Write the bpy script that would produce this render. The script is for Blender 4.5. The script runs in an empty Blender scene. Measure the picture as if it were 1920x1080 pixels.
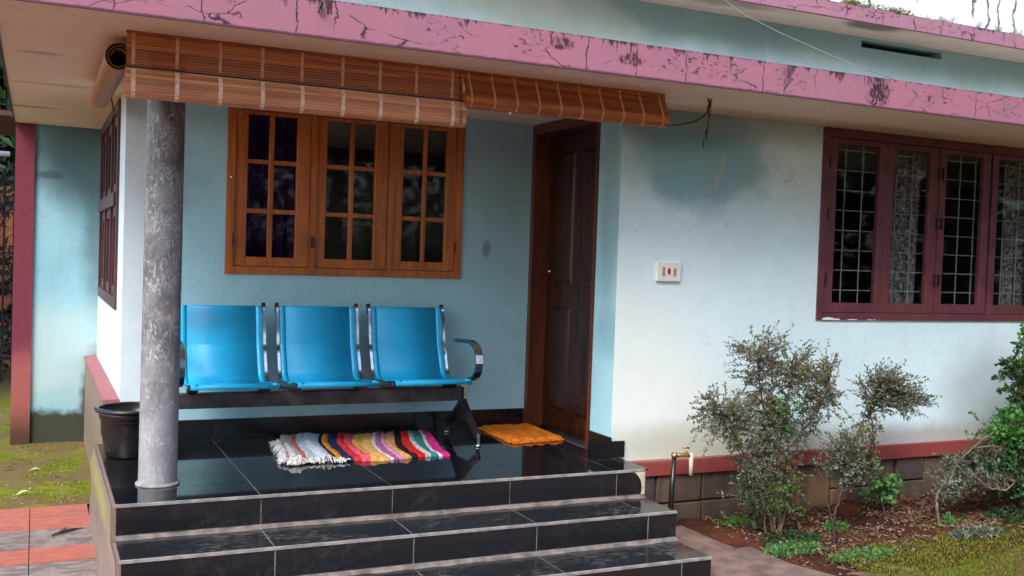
import bpy, bmesh, math, random
from mathutils import Vector, Matrix
random.seed(7)
R = math.radians
S = bpy.context.scene
COL = S.collection

# ------------------------------------------------------------------ camera
cam_data = bpy.data.cameras.new('camera')
cam = bpy.data.objects.new('camera', cam_data)
COL.objects.link(cam)
yaw, pitch, roll = R(25.2), 0.03, 0.034
fwd = Vector((math.sin(yaw)*math.cos(pitch), math.cos(yaw)*math.cos(pitch), -math.sin(pitch)))
rgt = Vector((math.cos(yaw), -math.sin(yaw), 0))
dwn = -(rgt.cross(fwd))
r2 = math.cos(roll)*rgt - math.sin(roll)*dwn
d2 = math.sin(roll)*rgt + math.cos(roll)*dwn
m = Matrix((r2, -d2, -fwd)).transposed().to_4x4()
m.translation = (0, 0, 1.1)
cam.matrix_world = m
cam_data.lens = 36*1900/1920
cam_data.sensor_width = 36
cam_data.clip_start = 0.05
cam_data.clip_end = 500
S.camera = cam

# ------------------------------------------------------------------ sky, sun, exposure
sun_dir = Vector((-0.72, -0.66, 1.05)).normalized()
elev = math.asin(sun_dir.z)
azim = math.atan2(sun_dir.x, sun_dir.y)
world = bpy.data.worlds.new('World')
S.world = world
world.use_nodes = True
wn = world.node_tree
wn.nodes.clear()
sky = wn.nodes.new('ShaderNodeTexSky')
sky.sky_type = 'NISHITA'
sky.sun_disc = False
sky.sun_elevation = elev
sky.sun_rotation = azim
sky.air_density = 1.0
sky.dust_density = 1.6
sky.ozone_density = 1.0
bg = wn.nodes.new('ShaderNodeBackground')
bg.inputs['Strength'].default_value = 0.13
wo = wn.nodes.new('ShaderNodeOutputWorld')
wn.links.new(sky.outputs[0], bg.inputs[0])
wn.links.new(bg.outputs[0], wo.inputs[0])
sun_data = bpy.data.lights.new('sun', 'SUN')
sun_data.energy = 0.9
sun_data.angle = R(30)
sun_data.color = (1.0, 0.96, 0.91)
sun = bpy.data.objects.new('sun', sun_data)
COL.objects.link(sun)
sun.rotation_euler = sun_dir.to_track_quat('Z', 'Y').to_euler()
S.view_settings.view_transform = 'Standard'
S.view_settings.look = 'None'
S.view_settings.exposure = 1.88
S.view_settings.gamma = 1.0
S.view_settings.use_curve_mapping = False
S.render.engine = 'CYCLES'
S.cycles.max_bounces = 7
S.cycles.diffuse_bounces = 4
S.cycles.transparent_max_bounces = 8
S.cycles.use_denoising = True

G = -0.42            # ground level (porch floor is z = 0)

# ------------------------------------------------------------------ material helpers
def nd(nt, typ, ins=None, **props):
    n = nt.nodes.new(typ)
    for k, v in props.items():
        setattr(n, k, v)
    for k, v in (ins or {}).items():
        if isinstance(v, bpy.types.NodeSocket):
            nt.links.new(v, n.inputs[k])
        else:
            n.inputs[k].default_value = v
    return n

def c4(c):
    return (c[0], c[1], c[2], 1.0)

class Mt:
    """small wrapper that grows a node material"""
    def __init__(s, name, rough=0.6, metal=0.0, spec=0.5):
        s.m = bpy.data.materials.new(name)
        s.m.use_nodes = True
        s.t = s.m.node_tree
        s.b = s.t.nodes['Principled BSDF']
        s.b.inputs['Roughness'].default_value = rough
        s.b.inputs['Metallic'].default_value = metal
        s.b.inputs['Specular IOR Level'].default_value = spec
        s._pos = None
    @property
    def pos(s):
        if s._pos is None:
            s._pos = nd(s.t, 'ShaderNodeNewGeometry').outputs['Position']
        return s._pos
    def xyz(s):
        o = nd(s.t, 'ShaderNodeSeparateXYZ', {0: s.pos}).outputs
        return o[0], o[1], o[2]
    def scaled(s, sc, off=(0, 0, 0)):
        return nd(s.t, 'ShaderNodeMapping', {'Vector': s.pos, 'Scale': sc, 'Location': off}).outputs[0]
    def noise(s, scale=5.0, detail=4.0, vec=None, rough=0.55, dist=0.0):
        return nd(s.t, 'ShaderNodeTexNoise', {'Vector': vec if vec is not None else s.pos, 'Scale': scale,
                  'Detail': detail, 'Roughness': rough, 'Distortion': dist}).outputs[0]
    def vor(s, scale=5.0, vec=None, feature='F1', dim='3D'):
        n = nd(s.t, 'ShaderNodeTexVoronoi', {'Scale': scale}, feature=feature, voronoi_dimensions=dim)
        if dim == '1D':
            s.t.links.new(vec, n.inputs['W'])
        else:
            s.t.links.new(vec if vec is not None else s.pos, n.inputs['Vector'])
        return n.outputs['Distance']
    def math(s, op, a, b=0.0, c=0.0):
        n = nd(s.t, 'ShaderNodeMath', {0: a, 1: b}, operation=op)
        if op in ('MULTIPLY_ADD',):
            if isinstance(c, bpy.types.NodeSocket): s.t.links.new(c, n.inputs[2])
            else: n.inputs[2].default_value = c
        return n.outputs[0]
    def ramp(s, v, lo, hi, a=0.0, b=1.0):
        return nd(s.t, 'ShaderNodeMapRange', {'Value': v, 'From Min': lo, 'From Max': hi, 'To Min': a, 'To Max': b},
                  clamp=True, interpolation_type='SMOOTHSTEP').outputs[0]
    def mix(s, f, a, b):
        n = nd(s.t, 'ShaderNodeMix', data_type='RGBA')
        for i, v in ((0, f), (6, a), (7, b)):
            if isinstance(v, bpy.types.NodeSocket): s.t.links.new(v, n.inputs[i])
            else: n.inputs[i].default_value = v if i == 0 else c4(v)
        return n.outputs[2]
    def island(s):
        return nd(s.t, 'ShaderNodeNewGeometry').outputs['Random Per Island']
    def objrand(s):
        return nd(s.t, 'ShaderNodeObjectInfo').outputs['Random']
    def color(s, v):
        if isinstance(v, bpy.types.NodeSocket): s.t.links.new(v, s.b.inputs['Base Color'])
        else: s.b.inputs['Base Color'].default_value = c4(v)
        return s
    def rough(s, v):
        s.t.links.new(v, s.b.inputs['Roughness'])
        return s
    def bump(s, h, strength=0.3, dist=0.005):
        n = nd(s.t, 'ShaderNodeBump', {'Height': h, 'Strength': strength, 'Distance': dist})
        s.t.links.new(n.outputs[0], s.b.inputs['Normal'])
        return s
    def spot(s, c, rad, soft=0.5, wob=0.5, scale=4.0):
        """0..1 mask of a ragged patch round world point c with radii rad"""
        d = nd(s.t, 'ShaderNodeVectorMath', {0: s.pos, 1: c}, operation='SUBTRACT').outputs[0]
        d = nd(s.t, 'ShaderNodeVectorMath', {0: d, 1: rad}, operation='DIVIDE').outputs[0]
        l = nd(s.t, 'ShaderNodeVectorMath', {0: d}, operation='LENGTH').outputs['Value']
        n = s.noise(scale, 4)
        l = s.math('ADD', l, s.math('MULTIPLY', s.math('SUBTRACT', n, 0.5), 2*wob))
        return s.ramp(l, 1.0-soft, 1.0+soft, 1.0, 0.0)

def simple(name, col, rough=0.6, metal=0.0, var=0.12, scale=12, bump=0.0, spec=0.5):
    k = Mt(name, rough, metal, spec)
    n = k.noise(scale, 4)
    dark = tuple(c*(1-var) for c in col); lite = tuple(min(1, c*(1+var)) for c in col)
    k.color(k.mix(k.ramp(n, 0.3, 0.7), dark, lite))
    if bump: k.bump(n, bump, 0.004)
    return k.m

M = {}
def paint(name, base, spots=(), mottled=0.5, alt=None, rough=0.75):
    """weathered lime paint; spots = (centre, radii, colour, strength)"""
    k = Mt(name, rough, spec=0.25)
    big = k.noise(1.3, 5, rough=0.6)
    fine = k.noise(9, 6, rough=0.65)
    alt = alt or tuple(c*0.82 for c in base)
    col = k.mix(k.ramp(big, 0.35, 0.7, 0, mottled), base, alt)
    streak = k.noise(1.0, 5, vec=k.scaled((14, 14, 0.9)), rough=0.6)
    col = k.mix(k.ramp(streak, 0.5, 0.8, 0, 0.28*mottled), col, tuple(c*0.6 for c in base))
    col = k.mix(k.ramp(fine, 0.4, 0.75, 0, 0.16), col, tuple(c*0.7 for c in base))
    wv = nd(k.t, 'ShaderNodeVectorMath', {0: nd(k.t, 'ShaderNodeTexNoise', {'Vector': k.pos, 'Scale': 5.0, 'Detail': 5.0}).outputs[1], 1: (0.35, 0.35, 0.35)}, operation='MULTIPLY').outputs[0]
    wv = nd(k.t, 'ShaderNodeVectorMath', {0: k.pos, 1: wv}, operation='ADD').outputs[0]
    hair = k.math('MULTIPLY', k.ramp(k.vor(1.5, wv, 'DISTANCE_TO_EDGE'), 0.0, 0.005, 1, 0), k.ramp(k.noise(1.1, 3), 0.5, 0.6))
    col = k.mix(k.math('MULTIPLY', hair, 0.35), col, tuple(c*0.35 for c in base))
    cloud = k.noise(3.5, 8, rough=0.7)
    col = k.mix(k.ramp(cloud, 0.52, 0.66, 0, 0.22*mottled+0.05), col, tuple(c*0.62 for c in base))
    speck = k.noise(38, 2)
    col = k.mix(k.ramp(speck, 0.74, 0.80, 0, 0.35), col, (0.12, 0.13, 0.13))
    for sp in spots:
        c, r_, cc, st = sp[:4]
        soft = sp[4] if len(sp) > 4 else 0.5
        mk = k.math('MULTIPLY', k.spot(c, r_, soft, 0.45, sp[5] if len(sp) > 5 else 4.0), st)
        col = k.mix(mk, col, cc)
    k.color(col)
    k.bump(k.math('ADD', k.math('ADD', fine, k.math('MULTIPLY', k.noise(45, 3), 0.4)), k.math('MULTIPLY', big, 3.0)), 0.4, 0.006)
    return k.m

TEAL = (0.10, 0.21, 0.24); DTEAL = (0.05, 0.085, 0.085)
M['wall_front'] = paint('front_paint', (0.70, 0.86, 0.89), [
    ((5.6, 4.86, 0.0), (3.0, 1, 0.09), (0.30, 0.20, 0.15), 0.6, 0.7, 9),
    ((3.05, 4.86, 0.25), (0.75, 1, 0.75), (0.82, 0.85, 0.78), 0.8, 0.6, 1.5),
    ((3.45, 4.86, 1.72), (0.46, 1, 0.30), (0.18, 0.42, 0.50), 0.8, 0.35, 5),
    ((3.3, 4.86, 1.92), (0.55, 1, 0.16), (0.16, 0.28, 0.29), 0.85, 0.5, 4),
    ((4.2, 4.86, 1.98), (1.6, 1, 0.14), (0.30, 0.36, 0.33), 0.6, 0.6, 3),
    ((3.62, 4.86, 1.68), (0.016, 1, 0.07), (0.55, 0.55, 0.45), 0.5, 0.5, 24),
    ((3.58, 4.86, 1.59), (0.02, 1, 0.05), (0.55, 0.52, 0.38), 0.6, 0.4, 24),
    ((3.52, 4.86, 1.54), (0.03, 1, 0.025), (0.55, 0.55, 0.45), 0.4, 0.5, 24),
    ((3.5, 4.86, 0.05), (0.7, 1, 0.12), (0.42, 0.42, 0.30), 0.6, 0.6, 7),
    ((5.9, 4.86, 0.3), (0.35, 1, 0.30), (0.30, 0.36, 0.38), 0.6, 0.6, 3)], 0.35)  # patch at far right is the green shrub's shade painted onto the wall
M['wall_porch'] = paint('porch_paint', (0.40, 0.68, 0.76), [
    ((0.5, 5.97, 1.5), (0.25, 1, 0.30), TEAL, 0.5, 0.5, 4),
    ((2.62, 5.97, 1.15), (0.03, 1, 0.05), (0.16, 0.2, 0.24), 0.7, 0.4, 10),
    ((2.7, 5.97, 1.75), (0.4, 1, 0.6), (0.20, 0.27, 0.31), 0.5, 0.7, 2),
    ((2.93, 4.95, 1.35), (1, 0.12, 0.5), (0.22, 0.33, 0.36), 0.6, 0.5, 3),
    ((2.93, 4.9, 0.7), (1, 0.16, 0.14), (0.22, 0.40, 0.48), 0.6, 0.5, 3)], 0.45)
M['wall_side'] = paint('side_paint', (0.66, 0.78, 0.82), [
    ((0.434, 7.2, 1.95), (1, 1.5, 0.2), (0.30, 0.36, 0.36), 0.5, 0.5, 4)], 0.25)
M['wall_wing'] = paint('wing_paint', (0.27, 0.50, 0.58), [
    ((0.35, 8.35, 1.75), (0.42, 1, 0.35), (0.09, 0.15, 0.16), 0.9, 0.5, 4),
    ((0.45, 8.35, 1.3), (0.12, 1, 0.7), (0.10, 0.17, 0.18), 0.8, 0.5, 5),
    ((0.08, 8.35, 1.6), (0.09, 1, 0.03), (0.06, 0.1, 0.1), 0.8, 0.5, 9),
    ((0.15, 8.35, 0.25), (0.5, 1, 0.35), (0.52, 0.62, 0.58), 0.6, 0.6, 3),
    ((0.1, 8.35, -0.32), (0.6, 1, 0.15), (0.04, 0.037, 0.018), 0.97, 0.25, 13),
    ((0.43, 8.35, -0.1), (0.10, 1, 0.38), (0.045, 0.045, 0.03), 0.95, 0.35, 9)], 0.7, alt=(0.16, 0.38, 0.48))  # last spot paints in the shadow between side plinth and wing wall
M['wall_upper'] = paint('upper_paint', (0.44, 0.66, 0.73), [
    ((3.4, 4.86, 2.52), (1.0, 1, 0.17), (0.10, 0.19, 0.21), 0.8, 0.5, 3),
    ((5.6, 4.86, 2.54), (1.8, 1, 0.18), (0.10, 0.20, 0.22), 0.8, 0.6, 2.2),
    ((2.5, 4.86, 2.4), (0.5, 1, 0.12), (0.38, 0.44, 0.40), 0.5, 0.5, 4)], 0.6, alt=(0.30, 0.48, 0.53))
M['soffit'] = paint('soffit_lime', (0.84, 0.64, 0.49), [
    ((0.1, 6.2, 1.97), (0.25, 0.05, 1), (0.35, 0.25, 0.18), 0.5, 0.4, 7),
    ((-0.05, 7.3, 1.97), (0.15, 0.06, 1), (0.25, 0.18, 0.14), 0.6, 0.4, 9),
    ((0.0, 5.2, 1.97), (0.1, 0.04, 1), (0.25, 0.18, 0.14), 0.5, 0.4, 9),
    ((4.4, 4.75, 1.97), (1.2, 0.12, 1), (0.42, 0.27, 0.18), 0.5, 0.6, 5)], 0.5, alt=(0.78, 0.56, 0.42))
M['soffit_grey'] = paint('upper_soffit_lime', (0.36, 0.36, 0.35), [
    ((4.5, 4.6, 2.55), (0.2, 0.1, 1), (0.03, 0.03, 0.03), 0.8, 0.4, 9),
    ((3.3, 4.6, 2.55), (0.5, 0.1, 1), (0.06, 0.05, 0.05), 0.6, 0.5, 9)], 0.7)
M['band_red'] = paint('oxide_band', (0.28, 0.062, 0.055), [
    ((3.3, 4.85, 0.0), (0.6, 1, 0.03), (0.45, 0.28, 0.22), 0.7, 0.6, 9)], 0.6, alt=(0.30, 0.06, 0.06), rough=0.6)
M['ledge_red'] = paint('ledge_oxide', (0.34, 0.12, 0.125), [], 0.4, rough=0.6)
M['post_red'] = paint('post_oxide', (0.17, 0.030, 0.052), [
    ((-0.06, 8.33, -0.34), (0.3, 1, 0.2), (0.07, 0.04, 0.02), 0.95, 0.5, 6),
    ((-0.06, 8.33, 0.0), (0.3, 1, 0.25), (0.42, 0.13, 0.11), 0.6, 0.5, 4)], 0.35, rough=0.6)
M['side_cement'] = paint('stained_cement', (0.24, 0.175, 0.14), [
    ((0.32, 5.7, -0.1), (1, 1.0, 0.06), (0.30, 0.30, 0.05), 0.7, 0.5, 5),
    ((0.35, 7.0, -0.2), (1, 1.6, 0.2), (0.16, 0.12, 0.08), 0.7, 0.6, 4)], 0.9, alt=(0.20, 0.15, 0.12))
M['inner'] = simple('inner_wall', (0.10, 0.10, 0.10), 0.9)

def fascia(name, z0, z1, base, dens):
    k = Mt(name, 0.7, spec=0.25)
    x, y, z = k.xyz()
    t = nd(k.t, 'ShaderNodeMapRange', {'Value': z, 'From Min': z0, 'From Max': z1}).outputs[0]
    n = k.noise(6, 5)
    col = k.mix(k.ramp(n, 0.3, 0.7, 0, 0.6), base, (base[0]*0.84, base[1]*1.0, base[2]*1.1))
    # ragged cracks across the band
    wob = nd(k.t, 'ShaderNodeTexNoise', {'Vector': k.pos, 'Scale': 9.0, 'Detail': 5.0}).outputs[1]
    wv = nd(k.t, 'ShaderNodeVectorMath', {0: wob, 1: (0.16, 0.1, 0.10)}, operation='MULTIPLY').outputs[0]
    wv = nd(k.t, 'ShaderNodeVectorMath', {0: k.pos, 1: wv}, operation='ADD').outputs[0]
    wv = nd(k.t, 'ShaderNodeVectorMath', {0: wv, 1: (1.0, 1.0, 3.2)}, operation='MULTIPLY').outputs[0]
    e = k.vor(2.6, wv, 'DISTANCE_TO_EDGE')
    gate = k.ramp(k.noise(3.1, 3, vec=k.scaled((1, 1, 1.5), (3.3, 0, 0))), 0.50, 0.55)
    cr = k.math('MULTIPLY', k.ramp(e, 0.003, 0.016, 1, 0), gate)
    # short vertical hair cracks from the top edge
    wx = k.math('ADD', x, k.math('MULTIPLY', k.math('SUBTRACT', k.noise(14, 4), 0.5), 0.07))
    e1 = k.vor(3.6, wx, 'DISTANCE_TO_EDGE', '1D')
    g1 = k.ramp(k.math('ADD', k.noise(3.0, 2, vec=k.scaled((1, 1, 0.1))), k.math('MULTIPLY', t, 0.22)), 0.52, 0.62)
    v = k.math('MULTIPLY', k.ramp(e1, 0.005, 0.016, 1, 0), g1)
    # mould blots clustered in a middle belt
    bl = k.ramp(k.noise(26, 6, vec=k.scaled((1, 1, 1.8)), rough=0.75), 0.54, 0.61)
    belt = k.math('MULTIPLY', k.ramp(k.noise(2.7, 3, vec=k.scaled((1, 1, 0.3), (7, 0, 0))), 0.48, 0.56),
                  k.math('MULTIPLY', k.ramp(t, 0.12, 0.4), k.ramp(t, 0.72, 0.98, 1, 0)))
    bl = k.math('MULTIPLY', bl, belt)
    # crust along the very top edge
    dn = k.noise(17, 6, vec=k.scaled((1, 1, 0.12)), rough=0.75)
    dg = k.ramp(k.noise(2.3, 3, vec=k.scaled((1, 1, 0.2), (1.7, 0, 0))), 0.42, 0.62, 0.15, 1.0)
    dh = k.math('SUBTRACT', 0.985, k.math('MULTIPLY', k.math('MULTIPLY', k.ramp(dn, 0.47, 0.76), dg), 0.65))
    dh = k.math('ADD', dh, k.math('MULTIPLY', k.math('SUBTRACT', k.noise(70, 4), 0.5), 0.25))
    top = k.ramp(k.math('SUBTRACT', t, dh), -0.03, 0.05)
    low = k.ramp(k.math('ADD', t, k.math('MULTIPLY', k.math('SUBTRACT', k.noise(30, 4), 0.5), 0.06)), 0.02, 0.07, 1, 0)
    s = k.math('MAXIMUM', k.math('MAXIMUM', cr, v), k.math('MAXIMUM', bl, top))
    s = k.math('MULTIPLY', s, k.ramp(k.noise(33, 4), 0.25, 0.6, 0.45, 0.95))
    s = k.math('MAXIMUM', s, k.math('MULTIPLY', low, 0.75))
    for c, r_, st in (((4.03, 4.08, 2.05), (0.07, 1, 0.09), 0.95), ((2.12, 4.08, 2.07), (0.06, 1, 0.028), 0.9), ((2.5, 4.08, 2.04), (0.07, 1, 0.03), 0.85), ((3.42, 4.08, 2.08), (0.03, 1, 0.05), 0.8)):
        s = k.math('MAXIMUM', s, k.math('MULTIPLY', k.math('MULTIPLY', k.spot(c, r_, 0.35, 1.3, 26), st), k.ramp(k.noise(60, 4, vec=k.scaled((1, 1, 0.6))), 0.38, 0.55, 0.25, 1)))
    fade = k.ramp(k.noise(12, 6, rough=0.7), 0.5, 0.72, 0, 0.35)
    col = k.mix(fade, col, (base[0]*0.62, base[1]*0.8, base[2]*0.72))
    col = k.mix(s, col, (0.035, 0.012, 0.022))
    k.color(col)
    k.bump(k.math('SUBTRACT', k.math('MULTIPLY', n, 0.3), s), 0.4, 0.004)
    return k.m
M['fascia'] = fascia('pink_fascia', 1.962, 2.12, (0.37, 0.145, 0.19), 1)
M['fascia2'] = fascia('upper_pink_fascia', 2.545, 2.634, (0.36, 0.165, 0.22), 1)

def parapet_mat():
    k = Mt('parapet_lime', 0.8, spec=0.2)
    x, y, z = k.xyz()
    wx = k.math('ADD', x, k.math('MULTIPLY', k.math('SUBTRACT', k.noise(9, 4), 0.5), 0.12))
    e = k.vor(7.0, wx, 'DISTANCE_TO_EDGE', '1D')
    g = k.ramp(k.noise(3.2, 2), 0.43, 0.55)
    s = k.math('MULTIPLY', k.ramp(e, 0.03, 0.10, 1, 0), g)
    base = k.math('MULTIPLY', k.ramp(z, 2.63, 2.72, 1, 0), k.ramp(k.noise(14, 5), 0.5, 0.6))
    s = k.math('MAXIMUM', s, base)
    k.color(k.mix(k.math('MULTIPLY', s, 0.9), (0.82, 0.87, 0.86), (0.05, 0.06, 0.05)))
    return k.m
M['parapet'] = parapet_mat()

def wood(name, a, b, rough=0.35, axis='Z', sc=1.0):
    k = Mt(name, rough, spec=0.5)
    s_ = {'Z': (26, 26, 1.6), 'X': (1.6, 26, 26), 'Y': (26, 1.6, 26)}[axis]
    n = k.noise(1.0*sc, 6, vec=k.scaled(s_), dist=1.2)
    n2 = k.noise(3, 3)
    col = k.mix(k.ramp(n, 0.3, 0.7), a, b)
    col = k.mix(k.ramp(n2, 0.45, 0.8, 0, 0.5), col, tuple(c*0.55 for c in a))
    k.color(col)
    k.bump(n, 0.2, 0.002)
    return k.m
M['teak'] = wood('varnished_teak', (0.34, 0.080, 0.012), (0.52, 0.150, 0.026), 0.36)
M['teak_x'] = wood('varnished_teak_rail', (0.34, 0.080, 0.012), (0.52, 0.150, 0.026), 0.36, 'X')
M['maroon'] = simple('maroon_enamel', (0.125, 0.034, 0.042), 0.45, var=0.22, scale=6, bump=0.1)
M['maroon_d'] = simple('brown_enamel', (0.07, 0.025, 0.028), 0.45, var=0.2, scale=6)
M['door_frame'] = wood('door_frame_wood', (0.085, 0.022, 0.009), (0.15, 0.042, 0.014), 0.4)
def door_mat():
    k = Mt('door_leaf_wood', 0.32)
    n = k.noise(1.0, 6, vec=k.scaled((20, 22, 1.4)), dist=2.0)
    col = k.mix(k.ramp(n, 0.35, 0.7), (0.016, 0.004, 0.002), (0.065, 0.016, 0.006))
    sc = k.noise(1.0, 5, vec=k.scaled((60, 60, 7)), rough=0.7)
    x, y, z = k.xyz()
    col = k.mix(k.math('MULTIPLY', k.ramp(sc, 0.60, 0.70), k.ramp(z, 0.1, 1.1, 0.7, 0)), col, (0.26, 0.10, 0.05))
    k.color(col); k.bump(n, 0.25, 0.002)
    return k.m
M['door_leaf'] = door_mat()

def tile_mat(name, base, r0, r1, dusty):
    k = Mt(name, r0, spec=0.55)
    n = k.noise(3.5, 6, rough=0.65)
    n2 = k.noise(22, 5, vec=k.scaled((1, 2.2, 1)), rough=0.7)
    d = k.math('MULTIPLY', k.ramp(n, 0.40, 0.72), k.ramp(n2, 0.40, 0.72))
    rr = k.objrand()
    b2 = k.mix(rr, base, tuple(c*1.5 for c in base))
    col = k.mix(k.math('MULTIPLY', d, dusty), b2, (0.17, 0.15, 0.14))
    k.color(col)
    k.rough(k.ramp(k.math('MULTIPLY', d, dusty*1.5), 0, 0.6, r0, r1))
    return k.m
M['tile_floor'] = tile_mat('polished_black_tile', (0.004, 0.005, 0.007), 0.045, 0.35, 0.16)
M['tile_tread'] = tile_mat('worn_black_tile', (0.010, 0.011, 0.013), 0.14, 0.5, 0.65)
M['tile_riser'] = tile_mat('matt_black_tile', (0.009, 0.008, 0.010), 0.20, 0.5, 0.16)
M['tile_skirt'] = tile_mat('skirting_tile', (0.006, 0.006, 0.008), 0.25, 0.45, 0.1)
M['grout'] = simple('cement_grout', (0.26, 0.235, 0.22), 0.9, var=0.3, scale=20)
M['fillet'] = simple('mortar_smear', (0.15, 0.125, 0.115), 0.9, var=0.45, scale=14)
M['cement'] = simple('pale_cement', (0.50, 0.42, 0.32), 0.9, var=0.25, scale=25, bump=0.3)

def pillar_mat():
    k = Mt('marbled_pillar_paint', 0.45)
    v = k.scaled((1, 1, 0.55))
    n = k.noise(30, 4, vec=v, rough=0.6, dist=1.3)
    ridge = k.ramp(k.math('ABSOLUTE', k.math('SUBTRACT', n, 0.52)), 0.0, 0.034, 1, 0)
    n3 = k.noise(60, 4, vec=v)
    n2 = k.noise(9, 5, vec=v)
    g = k.mix(k.ramp(n2, 0.35, 0.7), (0.085, 0.078, 0.080), (0.22, 0.205, 0.21))
    g = k.mix(k.ramp(n3, 0.4, 0.7, 0, 0.5), g, (0.24, 0.23, 0.25))
    g = k.mix(k.math('MULTIPLY', ridge, k.ramp(k.noise(11, 2), 0.38, 0.6, 0.1, 0.85)), g, (0.52, 0.50, 0.53))
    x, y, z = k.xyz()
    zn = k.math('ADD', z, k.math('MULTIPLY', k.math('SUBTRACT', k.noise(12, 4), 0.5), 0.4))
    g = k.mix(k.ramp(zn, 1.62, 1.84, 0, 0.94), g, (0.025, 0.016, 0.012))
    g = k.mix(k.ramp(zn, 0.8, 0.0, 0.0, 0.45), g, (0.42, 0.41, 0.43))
    k.color(g); k.bump(n3, 0.15, 0.002)
    return k.m
M['pillar'] = pillar_mat()

M['blue_steel'] = None
def seat_mat():
    k = Mt('blue_enamelled_steel', 0.40, spec=0.35)
    h = k.vor(150, nd(k.t, 'ShaderNodeMapping', {'Vector': k.pos, 'Scale': (1, 0.7, 1)}).outputs[0])
    holes = k.ramp(h, 0.18, 0.30, 1, 0)
    n = k.noise(4, 4)
    col = k.mix(k.ramp(n, 0.35, 0.7), (0.012, 0.38, 0.66), (0.018, 0.45, 0.76))
    col = k.mix(k.math('MULTIPLY', k.spot((0.86, 5.84, 0.70), (0.14, 0.4, 0.07), 0.6, 0.4, 6), 0.45), col, (0.03, 0.12, 0.22))
    k.color(k.mix(k.math('MULTIPLY', holes, 0.45), col, (0.004, 0.10, 0.28)))
    k.bump(holes, -0.15, 0.001)
    return k.m
M['blue_steel'] = seat_mat()
M['blue_edge'] = simple('blue_seat_edge', (0.015, 0.50, 0.82), 0.25, var=0.06)
M['chrome'] = simple('chrome', (0.62, 0.60, 0.58), 0.12, metal=1.0, var=0.25, scale=20)
M['black_metal'] = simple('black_steel', (0.02, 0.018, 0.02), 0.35, var=0.3)
M['beam'] = simple('scuffed_black_beam', (0.06, 0.050, 0.055), 0.4, var=0.6, scale=9)
M['black_plastic'] = simple('black_plastic', (0.010, 0.009, 0.010), 0.3, var=0.2)
M['white_plastic'] = simple('white_plastic', (0.80, 0.78, 0.72), 0.35, var=0.03)
M['brown_plastic'] = simple('brown_switch', (0.40, 0.24, 0.20), 0.4)
M['red_plastic'] = simple('red_indicator', (0.38, 0.01, 0.03), 0.3)
M['brass'] = simple('worn_brass', (0.42, 0.27, 0.14), 0.4, metal=0.8, var=0.3, scale=30)
M['pvc'] = simple('cream_pvc', (0.80, 0.62, 0.46), 0.4, var=0.08)
M['rope'] = simple('dark_cord', (0.05, 0.035, 0.025), 0.9)
M['wire'] = simple('grey_wire', (0.16, 0.18, 0.19), 0.6)
M['dark_void'] = simple('vent_shadow_lining', (0.02, 0.022, 0.025), 0.95)

def bamboo(name, a, b):
    k = Mt(name, 0.5)
    r = k.island()
    n = k.noise(1.0, 4, vec=k.scaled((3, 60, 60)))
    col = k.mix(r, a, b)
    col = k.mix(k.ramp(n, 0.4, 0.7, 0, 0.5), col, tuple(c*0.5 for c in a))
    k.color(col)
    return k.m
M['bamboo'] = bamboo('stained_bamboo', (0.27, 0.052, 0.010), (0.55, 0.165, 0.040))
M['bamboo_back'] = bamboo('pale_bamboo', (0.52, 0.19, 0.08), (0.84, 0.40, 0.22))
M['bamboo_side_lit'] = bamboo('lit_tan_bamboo', (0.32, 0.125, 0.045), (0.42, 0.18, 0.07))  # left blind: light from the left is put into this brighter tan
M['tape'] = simple('blind_tape', (0.60, 0.31, 0.19), 0.8, var=0.2, scale=60)
M['tape_l'] = simple('pale_blind_tape', (0.85, 0.58, 0.44), 0.8, var=0.2, scale=60)

def cloth(name, col, var=0.25):
    k = Mt(name, 0.95, spec=0.1)
    n = k.noise(60, 4, rough=0.7); w = k.noise(9, 3)
    c = k.mix(k.ramp(n, 0.35, 0.7), tuple(v*(1-var) for v in col), tuple(min(1, v*(1+var)) for v in col))
    c = k.mix(k.ramp(w, 0.5, 0.8, 0, 0.3), c, tuple(v*0.6 for v in col))
    k.color(c); k.bump(n, 0.8, 0.004)
    return k.m
M['orange_mat'] = cloth('orange_pile', (0.72, 0.20, 0.02))

def stone_mat():
    k = Mt('laterite_stone', 0.9, spec=0.2)
    r = k.objrand()
    n = k.noise(9, 6, rough=0.7)
    col = k.mix(r, (0.10, 0.062, 0.045), (0.19, 0.125, 0.09))
    col = k.mix(k.ramp(n, 0.35, 0.7), col, (0.10, 0.085, 0.075))
    x, y, z = k.xyz()
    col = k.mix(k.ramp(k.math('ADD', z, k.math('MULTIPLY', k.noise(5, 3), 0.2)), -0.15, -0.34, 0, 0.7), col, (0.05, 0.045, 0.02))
    col = k.mix(k.math('MULTIPLY', k.spot((4.25, 4.86, -0.3), (0.4, 1, 0.12), 0.5, 0.5, 5), 0.85), col, (0.34, 0.19, 0.10))
    g2 = k.noise(4, 6, vec=k.scaled((1, 1, 0.35)), rough=0.7)
    col = k.mix(k.ramp(g2, 0.48, 0.66, 0, 0.65), col, (0.055, 0.05, 0.045))
    k.color(col); k.bump(n, 0.9, 0.016)
    return k.m
M['stone'] = stone_mat()
M['mortar'] = simple('dark_mortar', (0.05, 0.038, 0.03), 0.95, var=0.3)

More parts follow.
